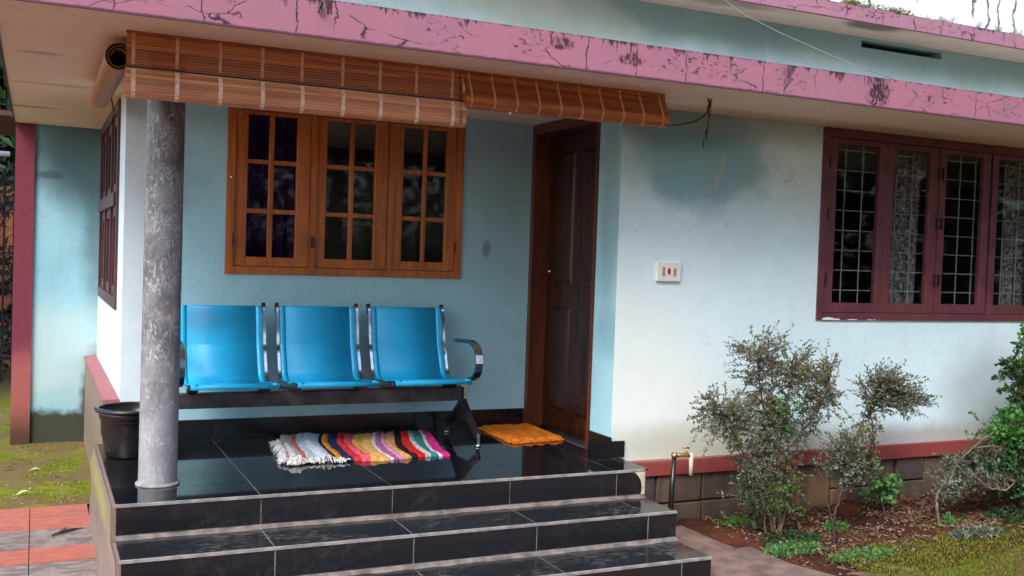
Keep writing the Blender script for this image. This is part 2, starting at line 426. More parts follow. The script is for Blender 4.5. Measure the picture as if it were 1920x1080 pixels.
def moss_mat(name, g1, g2, br, cover):
    k = Mt(name, 0.9, spec=0.15)
    a = k.noise(2.0, 6, rough=0.65); b = k.noise(9, 6, rough=0.7); f = k.noise(55, 4, rough=0.7)
    col = k.mix(k.ramp(b, 0.35, 0.7), g1, g2)
    col = k.mix(k.ramp(a, 0.60-cover, 0.72-cover, 1, 0), col, br)
    col = k.mix(k.ramp(f, 0.4, 0.75, 0, 0.45), col, tuple(c*0.4 for c in g1))
    k.color(col); k.bump(k.math('ADD', b, f), 0.7, 0.012)
    return k.m
M['moss'] = moss_mat('mossy_yard', (0.12, 0.13, 0.009), (0.19, 0.22, 0.011), (0.16, 0.11, 0.045), 0.13)
M['lawn'] = moss_mat('mossy_lawn', (0.11, 0.115, 0.008), (0.17, 0.165, 0.012), (0.13, 0.075, 0.03), 0.10)
M['earth'] = moss_mat('yard_earth', (0.16, 0.13, 0.06), (0.22, 0.17, 0.09), (0.24, 0.16, 0.11), 0.02)
def soil_mat():
    k = Mt('red_soil', 0.95, spec=0.1)
    a = k.noise(4, 6, rough=0.7); f = k.noise(40, 5, rough=0.75)
    col = k.mix(k.ramp(a, 0.35, 0.65), (0.055, 0.024, 0.015), (0.15, 0.046, 0.024))
    col = k.mix(k.ramp(f, 0.45, 0.7, 0, 0.7), col, (0.05, 0.03, 0.02))
    k.color(col); k.bump(k.math('ADD', a, f), 1.0, 0.03)
    return k.m
M['soil'] = soil_mat()
M['path'] = simple('dusty_path_cement', (0.16, 0.10, 0.08), 0.9, var=0.35, scale=9, bump=0.5)
def paver_mat(name, a, b, c):
    k = Mt(name, 0.75, spec=0.3)
    n = k.noise(5, 5, vec=k.scaled((1, 2.4, 1)), dist=2.5)
    f = k.noise(40, 4)
    col = k.mix(k.ramp(n, 0.40, 0.56), a, b)
    col = k.mix(k.ramp(f, 0.4, 0.7, 0, 0.4), col, c)
    col = k.mix(k.ramp(k.noise(3.3, 5), 0.5, 0.75, 0, 0.4), col, (0.16, 0.13, 0.09))
    k.color(col); k.bump(f, 0.4, 0.003)
    return k.m
M['paver_red'] = paver_mat('red_paver', (0.36, 0.095, 0.065), (0.42, 0.13, 0.09), (0.25, 0.10, 0.075))
M['paver_grey'] = paver_mat('grey_paver', (0.15, 0.115, 0.105), (0.27, 0.215, 0.19), (0.10, 0.08, 0.075))

def leaf_mat(name, cols, rough=0.5, trans=0.25):
    k = Mt(name, rough, spec=0.35)
    r = k.island()
    cr = nd(k.t, 'ShaderNodeValToRGB', {0: r})
    cr.color_ramp.interpolation = 'LINEAR'
    el = cr.color_ramp.elements
    el[0].color = c4(cols[0]); el[0].position = 0
    el[1].color = c4(cols[-1]); el[1].position = 1
    for i, c in enumerate(cols[1:-1], 1):
        e = el.new(i/(len(cols)-1)); e.color = c4(c)
    k.color(cr.outputs[0])
    if trans:
        tr = nd(k.t, 'ShaderNodeBsdfTranslucent', {0: cr.outputs[0]})
        mx = nd(k.t, 'ShaderNodeMixShader', {0: trans, 1: k.b.outputs[0], 2: tr.outputs[0]})
        k.t.links.new(mx.outputs[0], k.t.nodes['Material Output'].inputs[0])
    return k.m
M['leaf_grey'] = leaf_mat('grey_green_leaf', [(0.045, 0.065, 0.045), (0.15, 0.175, 0.12), (0.08, 0.10, 0.06), (0.30, 0.31, 0.25), (0.06, 0.08, 0.065)])
M['leaf_olive'] = leaf_mat('olive_brown_leaf', [(0.08, 0.085, 0.03), (0.16, 0.15, 0.07), (0.17, 0.11, 0.05), (0.13, 0.16, 0.06), (0.30, 0.27, 0.17)])
M['leaf_green'] = leaf_mat('fresh_green_leaf', [(0.03, 0.12, 0.015), (0.07, 0.22, 0.03), (0.05, 0.15, 0.03), (0.12, 0.30, 0.06)])
M['leaf_ivy'] = leaf_mat('light_green_leaf', [(0.08, 0.20, 0.05), (0.14, 0.30, 0.09), (0.06, 0.13, 0.04)])
M['leaf_dark'] = leaf_mat('dark_green_leaf', [(0.015, 0.04, 0.015), (0.03, 0.07, 0.025), (0.05, 0.10, 0.03)])
M['leaf_dry'] = leaf_mat('dry_fallen_leaf', [(0.10, 0.05, 0.028), (0.18, 0.11, 0.07), (0.05, 0.028, 0.018), (0.30, 0.20, 0.13), (0.12, 0.045, 0.025), (0.08, 0.06, 0.03)], 0.8, 0)
M['bark'] = simple('twig_bark', (0.13, 0.095, 0.065), 0.9, var=0.4, scale=30)
M['bark_d'] = simple('dark_bark', (0.055, 0.032, 0.022), 0.9, var=0.4, scale=30)
M['moss_tuft'] = leaf_mat('bright_moss', [(0.11, 0.15, 0.010), (0.19, 0.22, 0.015), (0.08, 0.10, 0.010)])

def glass_mat():
    m = bpy.data.materials.new('window_glass'); m.use_nodes = True
    t = m.node_tree; t.nodes.clear()
    tr = nd(t, 'ShaderNodeBsdfTransparent', {0: (0.95, 0.96, 0.96, 1)})
    gl = nd(t, 'ShaderNodeBsdfGlossy', {0: (0.36, 0.39, 0.42, 1), 1: 0.03})
    fr = nd(t, 'ShaderNodeFresnel', {0: 1.42})
    bf = nd(t, 'ShaderNodeNewGeometry').outputs['Backfacing']
    ff = nd(t, 'ShaderNodeMath', {0: 1.0, 1: bf}, operation='SUBTRACT').outputs[0]
    ff = nd(t, 'ShaderNodeMath', {0: ff, 1: fr.outputs[0]}, operation='MULTIPLY').outputs[0]
    mx = nd(t, 'ShaderNodeMixShader', {0: ff, 1: tr.outputs[0], 2: gl.outputs[0]})
    o = nd(t, 'ShaderNodeOutputMaterial', {0: mx.outputs[0]})
    return m
M['glass'] = glass_mat()
def curtain_mat():
    k = Mt('patterned_curtain', 0.9, spec=0.1)
    n = k.noise(16, 3, vec=k.scaled((1, 1, 0.8)), dist=2.5)
    k.color(k.mix(k.ramp(k.math('ABSOLUTE', k.math('SUBTRACT', n, 0.5)), 0.02, 0.06), (0.26, 0.24, 0.23), (0.07, 0.06, 0.06)))
    return k.m
M['curtain'] = curtain_mat()
M['purple'] = cloth('purple_curtain_cloth', (0.05, 0.015, 0.11))
M['grille'] = simple('grey_iron_grille', (0.26, 0.26, 0.28), 0.5, var=0.1)
M['orange_wall'] = simple('orange_laterite_wall', (0.42, 0.14, 0.06), 0.9, var=0.4, scale=3)
M['rust_roof'] = simple('rusty_sheet_roof', (0.09, 0.035, 0.03), 0.7, var=0.4, scale=5)
M['white_pipe'] = simple('white_gutter_pipe', (0.80, 0.80, 0.78), 0.5, var=0.05)

# ------------------------------------------------------------------ object helpers
def tag(o, label=None, cat=None, group=None, kind=None):
    if label: o['label'] = label
    if cat: o['category'] = cat
    if group: o['group'] = group
    if kind: o['kind'] = kind
    return o

ORG = {}
def empty(name, loc, label, cat, group=None):
    o = bpy.data.objects.new(name, None)
    COL.objects.link(o)
    o.location = loc
    o.empty_display_size = 0.2
    ORG[o.name] = Vector(loc)
    return tag(o, label, cat, group)

class MB:
    """collects world-space geometry and links it as ONE mesh object"""
    def __init__(s):
        s.v = []; s.f = []; s.mi = []; s.cur = 0; s.smooth = False; s.sm = []
    def add(s, vs, fs, smooth=False):
        n = len(s.v)
        s.v += [tuple(p) for p in vs]
        for f in fs:
            s.f.append(tuple(i+n for i in f)); s.mi.append(s.cur); s.sm.append(smooth)
    def box(s, x0, x1, y0, y1, z0, z1):
        s.add([(x0, y0, z0), (x1, y0, z0), (x1, y1, z0), (x0, y1, z0), (x0, y0, z1), (x1, y0, z1), (x1, y1, z1), (x0, y1, z1)],
              [(0, 3, 2, 1), (4, 5, 6, 7), (0, 1, 5, 4), (1, 2, 6, 5), (2, 3, 7, 6), (3, 0, 4, 7)])
        return s
    def hexa(s, p):     # 8 points: bottom loop then top loop
        s.add(p, [(0, 3, 2, 1), (4, 5, 6, 7), (0, 1, 5, 4), (1, 2, 6, 5), (2, 3, 7, 6), (3, 0, 4, 7)])
        return s
    def tube(s, pts, rad, n=8, cap=True):
        pts = [Vector(p) for p in pts]
        if not isinstance(rad, (list, tuple)): rad = [rad]*len(pts)
        up = None; rings = []
        for i, p in enumerate(pts):
            t = (pts[min(i+1, len(pts)-1)]-pts[max(i-1, 0)])
            if t.length < 1e-9: t = Vector((0, 0, 1))
            t.normalize()
            if up is None:
                up = Vector((0, 0, 1)) if abs(t.z) < 0.9 else Vector((1, 0, 0))
            a = t.cross(up)
            if a.length < 1e-6: a = t.cross(Vector((0, 1, 0)))
            a.normalize(); b = a.cross(t); up = b
            rings.append([p+rad[i]*(math.cos(2*math.pi*k/n)*a+math.sin(2*math.pi*k/n)*b) for k in range(n)])
        vs = [q for r_ in rings for q in r_]
        fs = []
        for i in range(len(pts)-1):
            for k in range(n):
                fs.append((i*n+k, i*n+(k+1) % n, (i+1)*n+(k+1) % n, (i+1)*n+k))
        if cap:
            fs.append(tuple(range(n-1, -1, -1))); fs.append(tuple((len(pts)-1)*n+k for k in range(n)))
        s.add(vs, fs, True)
        return s
    def bar(s, pts, w, h, side=(1, 0, 0)):
        """rectangular bar swept along pts; w along `side`, h across"""
        side = Vector(side).normalized(); pts = [Vector(p) for p in pts]; vs = []; fs = []
        for i, p in enumerate(pts):
            t = (pts[min(i+1, len(pts)-1)]-pts[max(i-1, 0)]).normalized()
            nn = t.cross(side).normalized()
            vs += [p-side*w/2-nn*h/2, p+side*w/2-nn*h/2, p+side*w/2+nn*h/2, p-side*w/2+nn*h/2]
        for i in range(len(pts)-1):
            for k in range(4):
                fs.append((i*4+k, i*4+(k+1) % 4, (i+1)*4+(k+1) % 4, (i+1)*4+k))
        n = (len(pts)-1)*4
        fs += [(3, 2, 1, 0), (n, n+1, n+2, n+3)]
        s.add(vs, fs, False)
        return s
    def lathe(s, c, prof, n=40, smooth=True):
        vs = []; fs = []
        for r_, z in prof:
            for k in range(n):
                a = 2*math.pi*k/n
                vs.append((c[0]+r_*math.cos(a), c[1]+r_*math.sin(a), c[2]+z))
        for i in range(len(prof)-1):
            for k in range(n):
                fs.append((i*n+k, i*n+(k+1) % n, (i+1)*n+(k+1) % n, (i+1)*n+k))
        s.add(vs, fs, smooth)
        return s
    def leaf(s, p, d, nrm, L, W, cup=0.25):
        """one folded leaf: six points, four triangles"""
        d = d.normalized(); a = d.cross(nrm)
        if a.length < 1e-5: a = d.orthogonal()
        a.normalize(); u = a.cross(d)
        b = p+d*L; q = p+d*L*0.5
        s.add([p, q+a*W/2+u*W*cup, b, q-a*W/2+u*W*cup, q], [(0, 4, 1), (4, 2, 1), (0, 3, 4), (4, 3, 2)])
    def build(s, name, mat, parent=None, org=None, **kw):
        me = bpy.data.meshes.new(name)
        o0 = ORG.get(parent.name, Vector((0, 0, 0))) if parent else Vector(org or (0, 0, 0))
        me.from_pydata([tuple(Vector(v)-o0) for v in s.v], [], s.f)
        me.polygons.foreach_set('material_index', s.mi)
        me.polygons.foreach_set('use_smooth', s.sm)
        for m_ in (mat if isinstance(mat, (list, tuple)) else [mat]):
            me.materials.append(m_)
        me.update()
        o = bpy.data.objects.new(name, me)
        COL.objects.link(o)
        if parent:
            o.parent = parent; ORG[o.name] = o0
        else:
            o.location = o0; ORG[o.name] = o0
        bv = kw.pop('bevel', 0)
        if bv:
            md = o.modifiers.new('bevel', 'BEVEL'); md.width = bv; md.segments = 1; md.limit_method = 'ANGLE'
        return tag(o, **kw)

def box(name, mat, parent, *b, **kw):
    return MB().box(*b).build(name, mat, parent, **kw)

# subpart origin: children of a part share the thing's origin because parts sit at the thing's origin
def link_copy(src, parent, loc, **kw):
    o = src.copy(); COL.objects.link(o); o.parent = parent; o.location = loc
    return tag(o, **kw)

def grid_sheet(x0, x1, y0, y1, nx, ny, zf, skip=None):
    b = MB(); vs = []; fs = []
    for j in range(ny+1):
        for i in range(nx+1):
            x = x0+(x1-x0)*i/nx; y = y0+(y1-y0)*j/ny
            vs.append((x, y, zf(x, y)))
    for j in range(ny):
        for i in range(nx):
            fs.append((j*(nx+1)+i, j*(nx+1)+i+1, (j+1)*(nx+1)+i+1, (j+1)*(nx+1)+i))
    b.add(vs, fs, True)
    return b

from mathutils import noise as mnoise
def nz(x, y, z=0.0):
    return mnoise.noise(Vector((x, y, z)))

# ================================================================== GROUND
g = MB(); g.add([(-60, -60, G-0.02), (60, -60, G-0.02), (60, 60, G-0.02), (-60, 60, G-0.02)], [(0, 1, 2, 3)])
g.build('ground', M['earth'], kind='structure')
# mossy yard at the left, behind the pavers
grid_sheet(-6, 0.37, 6.33, 20, 50, 90, lambda x, y: G+0.012*nz(x*3, y*3)+0.004).build('moss_yard', M['moss'], kind='structure')
# lawn far right, in front of the bed
def lawn_edge(x): return 3.9+0.12*math.sin(x*1.7)+max(0, (x-4.2))*0.33
def lawn_poly():
    b = MB(); vs = []; fs = []; n = 60; k = 10
    for i in range(n+1):
        x = 3.75+(12-3.75)*i/n
        y1 = lawn_edge(x)+0.06*nz(x*5, 0)
        for j in range(k+1):
            y = -3+(y1+3)*j/k
            vs.append((x, y, G-0.03 if i == 0 or j in (0, k) else G+0.004+0.01*nz(x*4, y*4)))
    for i in range(n):
        for j in range(k):
            a = i*(k+1)+j; fs.append((a, a+k+1, a+k+2, a+1))
    b.add(vs, fs, True); return b
lawn_poly().build('lawn', M['lawn'], kind='structure')
# soil bed along the front wall
def bed_front(x): return lawn_edge(x)-0.1 if x > 3.9 else 3.9+(x-3.55)*-0.1
def soil_z(x, y):
    if x < 3.39 or y < 3.745: return G-0.05
    t = max(0, min(1, (y-3.8)/0.9))
    return G-0.02+0.055*t+0.022*nz(x*7, y*7)+0.012*nz(x*22, y*22)+0.03*max(0, nz(x*2.1, y*3))
grid_sheet(3.36, 9.0, 3.72, 4.875, 170, 60, soil_z).build('soil_bed', M['soil'], kind='structure')
# path in front of and beside the steps
def pathz(x, y): return G+0.004+0.004*nz(x*5, y*5)
pb = MB(); vs = []; fs = []
pts_right = [(3.52, 4.80), (3.50, 4.4), (3.50, 4.0), (3.62, 3.6), (3.8, 3.0), (4.2, 2.0), (4.5, 0.5), (4.6, -3)]
for i, (x, y) in enumerate(pts_right):
    for j in range(9):
        xx = 2.6+(x-2.6)*j/8 if y > 3.7 else 0.32+(x-0.32)*j/8
        vs.append((xx+(0.03*nz(y*4, j) if j == 8 else 0), y, pathz(xx, y)+0.012))
for i in range(len(pts_right)-1):
    for j in range(8):
        a = i*9+j; fs.append((a, a+1, a+10, a+9))
pb.add(vs, fs, True); pb.build('path', M['path'], kind='structure')
# pavers at the left
pave = MB(); pave.box(-1.8, 0.315, 1.0, 6.33, G-0.06, G-0.012)
pavement = pave.build('pavement', M['mortar'], kind='structure')
ys = [6.33, 6.08, 5.82, 5.47, 5.21, 4.93, 4.66, 4.39, 4.12, 3.85, 3.58, 3.31, 3.04, 2.77, 2.5]
cols = 'RRGRGRGRGRGRGR'
for j in range(len(ys)-1):
    for i in range(6):
        x1 = 0.295-0.3*i; x0 = x1-0.3
        dz = random.uniform(-0.002, 0.003)
        MB().box(x0+0.002, x1-0.002, ys[j+1]+0.002, ys[j]-0.002, G-0.012, G+0.006+dz).build(
            'paver', M['paver_red' if cols[j] == 'R' else 'paver_grey'], pavement)

# ================================================================== HOUSE
H = empty('house', (3.0, 6.0, G), 'pale blue single-storey house with pink-edged concrete sunshade, black tiled porch and marbled pillar', 'house')
HB = lambda n, mt, *b, **k: box(n, M[mt], H, *b, **k)

FY = 4.86           # front wall plane
BY = 5.97           # porch back wall plane
SX = 2.93           # porch right side wall plane (faces left)
LX = 0.434          # left outer wall plane
K = 4.86/4.745
def fx(x): return x*K
def fz(z): return 1.1+(z-1.1)*K

def wall_y(name, mt, x0, x1, z0, z1, y, th, op=None, parent=None):
    """wall facing -y with an optional opening (ox0, ox1, oz0, oz1)"""
    b = MB()
    if op is None: b.box(x0, x1, y, y+th, z0, z1)
    else:
        a, c, d, e = op
        b.box(x0, a, y, y+th, z0, z1); b.box(c, x1, y, y+th, z0, z1)
        if d > z0: b.box(a, c, y, y+th, z0, d)
        if e < z1: b.box(a, c, y, y+th, e, z1)
    return b.build(name, M[mt], H if parent is None else parent)
def wall_x(name, mt, y0, y1, z0, z1, x, th, op=None):
    b = MB()
    if op is None: b.box(x, x+th, y0, y1, z0, z1)
    else:
        a, c, d, e = op
        if a > y0: b.box(x, x+th, y0, a, z0, z1)
        if c < y1: b.box(x, x+th, c, y1, z0, z1)
        if d > z0: b.box(x, x+th, a, c, z0, d)
        if e < z1: b.box(x, x+th, a, c, e, z1)
    return b.build(name, M[mt], H)

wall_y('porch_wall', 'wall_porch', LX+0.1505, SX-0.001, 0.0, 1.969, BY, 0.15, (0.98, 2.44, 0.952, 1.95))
wall_x('side_wall', 'wall_side', BY, 8.349, 0.0, 1.969, LX, 0.15, (6.36, 8.12, 0.715, 1.95))
wall_y('wing_wall', 'wall_wing', -0.02, LX+0.15, G-0.02, 1.968, 8.35, 0.15)
box('corner_post', M['post_red'], H, -0.15, -0.0205, 8.325, 8.52, G-0.02, 1.968)
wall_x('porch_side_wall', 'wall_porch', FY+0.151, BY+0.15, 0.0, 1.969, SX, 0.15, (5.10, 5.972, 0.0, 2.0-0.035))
wx0, wx1, wz0, wz1 = fx(4.262), fx(4.262)+2.02, fz(0.787), 1.965
fwl = MB()
fwl.box(SX, wx0, FY, FY+0.15, fz(0.0), 1.969); fwl.mi[5] = 1
fwl.box(wx1, 8.8, FY, FY+0.15, fz(0.0), 1.969); fwl.box(wx0, wx1, FY, FY+0.15, fz(0.0), wz0)
fwl.build('front_wall', [M['wall_front'], M['wall_porch']], H)
# back and right walls, inner floor: close the rooms so that the panes look into real, unlit rooms
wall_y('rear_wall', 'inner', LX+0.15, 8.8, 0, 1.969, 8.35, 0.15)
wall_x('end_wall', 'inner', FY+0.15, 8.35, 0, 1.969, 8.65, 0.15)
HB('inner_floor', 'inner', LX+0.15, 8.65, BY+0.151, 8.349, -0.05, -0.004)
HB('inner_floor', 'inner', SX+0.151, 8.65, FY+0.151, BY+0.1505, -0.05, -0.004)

# --- lower concrete slab: soffit plus pink fascia on two edges
slab = MB(); slab.cur = 0; slab.box(-0.155, 8.99, 4.092, 8.9, 1.97, 2.114)
slab = slab.build('sunshade_slab', M['soffit'], H)
f = MB(); f.box(-0.165, 9.0, 4.08, 4.0915, 1.962, 2.12)
f.build('fascia', M['fascia'], slab)
MB().box(-0.165, -0.1555, 4.0918, 8.9, 1.962, 2.12).build('fascia', M['fascia'], slab)
# --- upper wall, vent, upper slab
vx0, vx1, vz0, vz1 = fx(4.53), fx(5.207), fz(2.455), 2.535
wall_y('upper_wall', 'wall_upper', 0.40, 9.0, 2.1145, 2.5495, FY, 0.15, (vx0, vx1, vz0, vz1))
HB('vent', 'dark_void', vx0, vx1, FY+0.16, FY+0.45, vz0, vz1)
us = MB(); us.box(0.3, 9.0, 4.562, 8.9, 2.55, 2.628)
us = us.build('upper_slab', M['soffit_grey'], H)
MB().box(0.29, 9.0, 4.55, 4.5618, 2.545, 2.634).build('fascia', M['fascia2'], us)
HB('parapet', 'parapet', 0.4, 9.0, 4.60, 4.72, 2.6285, 3.3)

# --- plinth: red band over laterite stones
HB('plinth_band', 'band_red', SX+0.02, 8.8, FY-0.03, FY+0.15, -0.115, fz(-0.0)-0.0015)
pl = HB('plinth', 'mortar', SX+0.02, 8.8, FY+0.006, FY+0.15, G-0.05, -0.116)
x = SX+0.03; row = []
random.seed(3)
while x < 8.7:
    w = random.uniform(0.25, 0.38)
    z1 = -0.122; zs = random.choice([-0.27, -0.25, -0.285])
    if random.random() < 0.22:
        parts_ = [(G-0.06, z1)]
    else:
        parts_ = [(zs+0.005, z1), (G-0.06, zs-0.005)]
    for (a, c) in parts_:
        j = [random.uniform(-0.006, 0.006) for _ in range(8)]
        yy = FY-random.uniform(0.004, 0.016)
        p = [(x+j[0], yy, a), (x+w-0.012+j[1], yy+j[2], a), (x+w-0.012, FY+0.02, a), (x, FY+0.02, a),
             (x+j[3], yy+j[4], c), (x+w-0.012+j[5], yy, c), (x+w-0.012, FY+0.02, c), (x, FY+0.02, c)]
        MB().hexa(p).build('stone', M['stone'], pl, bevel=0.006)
    x += w
# --- left side ledge with pink top
HB('side_plinth', 'side_cement', 0.356, LX-0.0015, BY+0.001, 8.348, G-0.02, 0.222)
HB('side_ledge', 'ledge_red', 0.346, LX-0.0012, BY-0.002, 8.349, 0.2225, 0.242)

# --- porch platform, floor tiles, steps
PX0, PX1 = 0.322, 2.945
pf = HB('porch_floor', 'fillet', PX0+0.02, PX1-0.006, 4.5316, BY-0.0002, G-0.02, -0.0010)
psd = MB()
psd.box(0.3065, PX0+0.0195, 4.5325, BY+0.0005, G-0.02, -0.0100)
psd.box(0.3065, PX0+0.0195, 4.2215, 4.532, G-0.02, -0.1585)
psd.box(0.3065, PX0+0.0195, 3.9215, 4.221, G-0.02, -0.3065)
psd.build('porch_side', M['side_cement'], H)
def cutspans(a, b, js):
    e = [a]+[j for j in js if a < j < b]+[b]
    return list(zip(e[:-1], e[1:]))
XJ = [0.93, 1.545, 2.158, 2.776]
YJ = [4.81, 5.42]
gp = 0.0020
for a, b in cutspans(PX0, SX-0.001, XJ):
    for c, d in cutspans(4.54, BY-0.001, YJ):
        MB().box(a+gp, b-gp, c+gp, d-gp, -0.0083, random.uniform(-0.0006, 0.0006)).build('tile', M['tile_floor'], pf)
# floor in front of the pier and the strip to the right of it
MB().box(SX+0.001, PX1+0.03, 4.54, FY-0.002, -0.0083, 0.0).build('tile', M['tile_tread'], pf)
steps = MB()
steps.box(PX0+0.02, PX1-0.0065, 4.2196, 4.5312, G-0.02, -0.1490)
steps.box(PX0+0.02, PX1-0.0065, 3.9196, 4.2192, G-0.02, -0.2970)
steps = steps.build('steps', M['grout'], H)
Z1, Z2 = -0.148, -0.296
for (yf, yb, zt, zb, ynext, zn) in ((4.53, None, 0.0, Z1, None, None), (4.218, 4.53, Z1, Z2, None, None), (3.918, 4.218, Z2, G-0.01, None, None)):
    # riser tiles
    xr = PX1 if yf > 4.5 else PX1+0.0
    for a, b in cutspans(PX0, xr, XJ):
        MB().box(a+gp+0.0008, b-gp-0.0008, yf, yf+0.0135, zb+0.020, zt-0.0125).build('tile', M['tile_riser'], steps)
    # nosing strip, mortar fillet at the foot of the riser
    MB().box(PX0-0.002, xr+0.002, yf-0.003, yf+0.010, zt-0.0105, zt+0.0014).build('nosing', M['grout'], steps)
    b_ = MB(); n_ = 90; vs = []; fs = []
    for i in range(n_+1):
        xx = PX0+(xr-PX0)*i/n_
        d_ = 0.022+0.012*nz(xx*9, yf*3)+0.006*nz(xx*40, 1)
        h_ = 0.016+0.007*nz(xx*7, yf*5+4)
        vs += [(xx, yf-0.0+0.002, zb+max(h_, 0.004)), (xx, yf-max(d_, 0.006), zb+0.0012)]
    for i in range(n_): fs.append((2*i, 2*i+1, 2*i+3, 2*i+2))
    b_.add(vs, fs, True)
    b_.build('mortar_fillet', M['fillet'], steps)
    if yb:
        for a, b in cutspans(PX0, xr, XJ):
            MB().box(a+gp, b-gp, yf+0.0105, yb-0.001, zt-0.008, zt).build('tile', M['tile_tread'], steps)
# dried cement dribble at the right end of the top riser
b_ = MB(); vs = []; fs = []; n_ = 14
for i in range(n_+1):
    t = i/n_; z = -0.012-0.118*t
    w = 0.012+0.050*(1-t)**3+0.010*t**4
    vs += [(PX1-w, 4.5255, z), (PX1+0.003, 4.5255, z)]
for i in range(n_): fs.append((2*i, 2*i+2, 2*i+3, 2*i+1))
b_.add(vs, fs); b_.build('cement_dribble', M['cement'], steps)
# rough cement side of the steps at the left: bulging lumps of mortar
b_ = MB(); vs = []; fs = []; n1, n2 = 160, 14
for i in range(n1+1):
    y = 3.92+(BY-3.92)*i/n1
    for j in range(n2+1):
        t = j/n2
        top = -0.004 if y > 4.535 else (Z1-0.004 if y > 4.225 else Z2-0.004)
        z = G+(top-G)*t
        bul = 0.010*(1-t)+0.008*nz(y*6, z*9)+0.006*nz(y*20, z*20)
        vs.append((0.305-max(0.001, bul+0.005)*min(1, (1-t)*6), y, z))
for i in range(n1):
    for j in range(n2):
        a = i*(n2+1)+j; fs.append((a, a+1, a+n2+2, a+n2+1))
b_.add(vs, fs, True)
b_.build('side_plaster', M['side_cement'], H)

# skirting tiles
sk = MB(); sk.box(LX+0.151, SX-0.013, BY-0.0006, BY-0.0001, 0.0, 0.10)
sk = sk.build('skirting', M['grout'], H)
for a, b in cutspans(LX+0.002, SX-0.012, [0.93, 1.545, 2.158, 2.80]):
    MB().box(a+0.0015, b-0.0015, BY-0.012, BY-0.001, 0.0008, 0.114).build('tile', M['tile_skirt'], sk)
MB().box(SX-0.010, SX-0.0005, FY-0.009, 5.098, 0.0008, 0.114).build('tile', M['tile_skirt'], sk)
MB().box(SX+0.0005, SX+0.085, FY-0.010, FY-0.0005, 0.0008, 0.092).build('tile', M['tile_skirt'], sk)

# --- pillar
px, py = 0.528, 4.90
pil = MB()
prof = [(0.086, 0.0), (0.0855, 0.3), (0.084, 0.9), (0.083, 1.4), (0.083, 1.969)]
pil.lathe((px, py, 0), prof, 48)
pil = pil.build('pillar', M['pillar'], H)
MB().lathe((px, py, 0), [(0.098, 0.001), (0.099, 0.006), (0.093, 0.012), (0.0862, 0.013)], 48).build('base_ring', M['grout'], pil)

# --- porch window (teak, three sashes of six panes)
def window(name, label, x0, x1, y, z0, z1, fr, depth, mat):
    b = MB()
    b.box(x0, x0+fr, y-0.012, y+depth, z0, z1); b.box(x1-fr, x1, y-0.012, y+depth, z0, z1)
    b.box(x0+fr, x1-fr, y-0.012, y+depth, z0, z0+fr); b.box(x0+fr, x1-fr, y-0.012, y+depth, z1-fr, z1)
    return b
T = M['teak']
w = window('window', '', 0.98, 2.44, BY, 0.952, 1.949, 0.045, 0.10, T)
for xm in (1.484, 1.965): w.box(xm-0.018, xm+0.018, BY-0.010, BY+0.10, 0.997, 1.904)
pw = w.build('window', T, H, label='varnished teak casement window of eighteen panes')
sashes = [(1.027, 1.464, (1.098, 1.222), (1.250, 1.384)), (1.504, 1.945, (1.562, 1.706), (1.732, 1.864)), (1.985, 2.393, (2.043, 2.176), (2.200, 2.331))]
rows = [(1.054, 1.308), (1.334, 1.594), (1.620, 1.878)]
for (a, b, p1, p2) in sashes:
    s_ = MB(); y0, y1 = BY+0.002, BY+0.040
    zb, zt = 0.999, 1.902
    s_.box(a, p1[0], y0, y1, zb, zt); s_.box(p2[1], b, y0, y1, zb, zt)
    s_.box(p1[0], p2[1], y0+0.001, y1, zb, rows[0][0]); s_.box(p1[0], p2[1], y0+0.001, y1, rows[2][1], zt)
    s_.box(p1[1], p2[0], y0+0.006, y1-0.004, rows[0][0], rows[2][1])
    for r_ in (0, 1):
        s_.box(p1[0], p1[1], y0+0.008, y1-0.006, rows[r_][1], rows[r_+1][0])
        s_.box(p2[0], p2[1], y0+0.008, y1-0.006, rows[r_][1], rows[r_+1][0])
    s_.build('sash', T, pw, bevel=0.002)
    for q in (p1, p2):
        for r_ in rows:
            MB().box(q[0], q[1], y0+0.020, y0+0.024, r_[0], r_[1]).build('pane', M['glass'], pw)
for xx in (1.022, 1.478, 1.490, 2.397):
    MB().box(xx-0.004, xx+0.004, BY-0.018, BY-0.0125, 1.115, 1.185).build('hinge', M['black_metal'], pw)
MB().box(0.998, 1.004, BY-0.020, BY-0.0125, 1.50, 1.512).build('hook', M['chrome'], pw)
# purple cloth behind the left sash
b_ = MB(); vs = []; fs = []
for i in range(31):
    xx = 1.03+0.42*i/30
    for z in (1.0, 1.93): vs.append((xx, BY+0.22+0.02*math.sin(i*1.3), z))
for i in range(30): fs.append((2*i, 2*i+2, 2*i+3, 2*i+1))
b_.add(vs, fs, True); b_.build('curtain', M['purple'], pw)

# --- front window (maroon, four sashes seen)
FW = FY
w = MB(); fr = 0.048
w.box(wx0, wx0+fr, FW-0.012, FW+0.10, wz0, wz1); w.box(wx1-fr, wx1, FW-0.012, FW+0.10, wz0, wz1)
w.box(wx0+fr, wx1-fr, FW-0.014, FW+0.10, wz0, wz0+0.045); w.box(wx0+fr, wx1-fr, FW-0.012, FW+0.10, wz1-0.05, wz1)
jx = [fx(5.241)]
w.box(jx[0]-0.006, jx[0]+0.006, FW-0.010, FW+0.10, wz0+0.045, wz1-0.05)
fw_ = w.build('window', M['maroon'], H, label='maroon casement window with iron grille behind the glass')
pz0, pz1 = fz(0.892), fz(1.86)
sz = (wz0+0.047, wz1-0.052)
sl = [(wx0+fr+0.002, fx(4.79), fx(4.384), fx(4.728)), (fx(4.793), jx[0]-0.008, fx(4.848), fx(5.158)),
      (jx[0]+0.008, fx(5.702), fx(5.299), fx(5.639)), (fx(5.725), wx1-fr-0.002, fx(5.779), fx(6.12))]
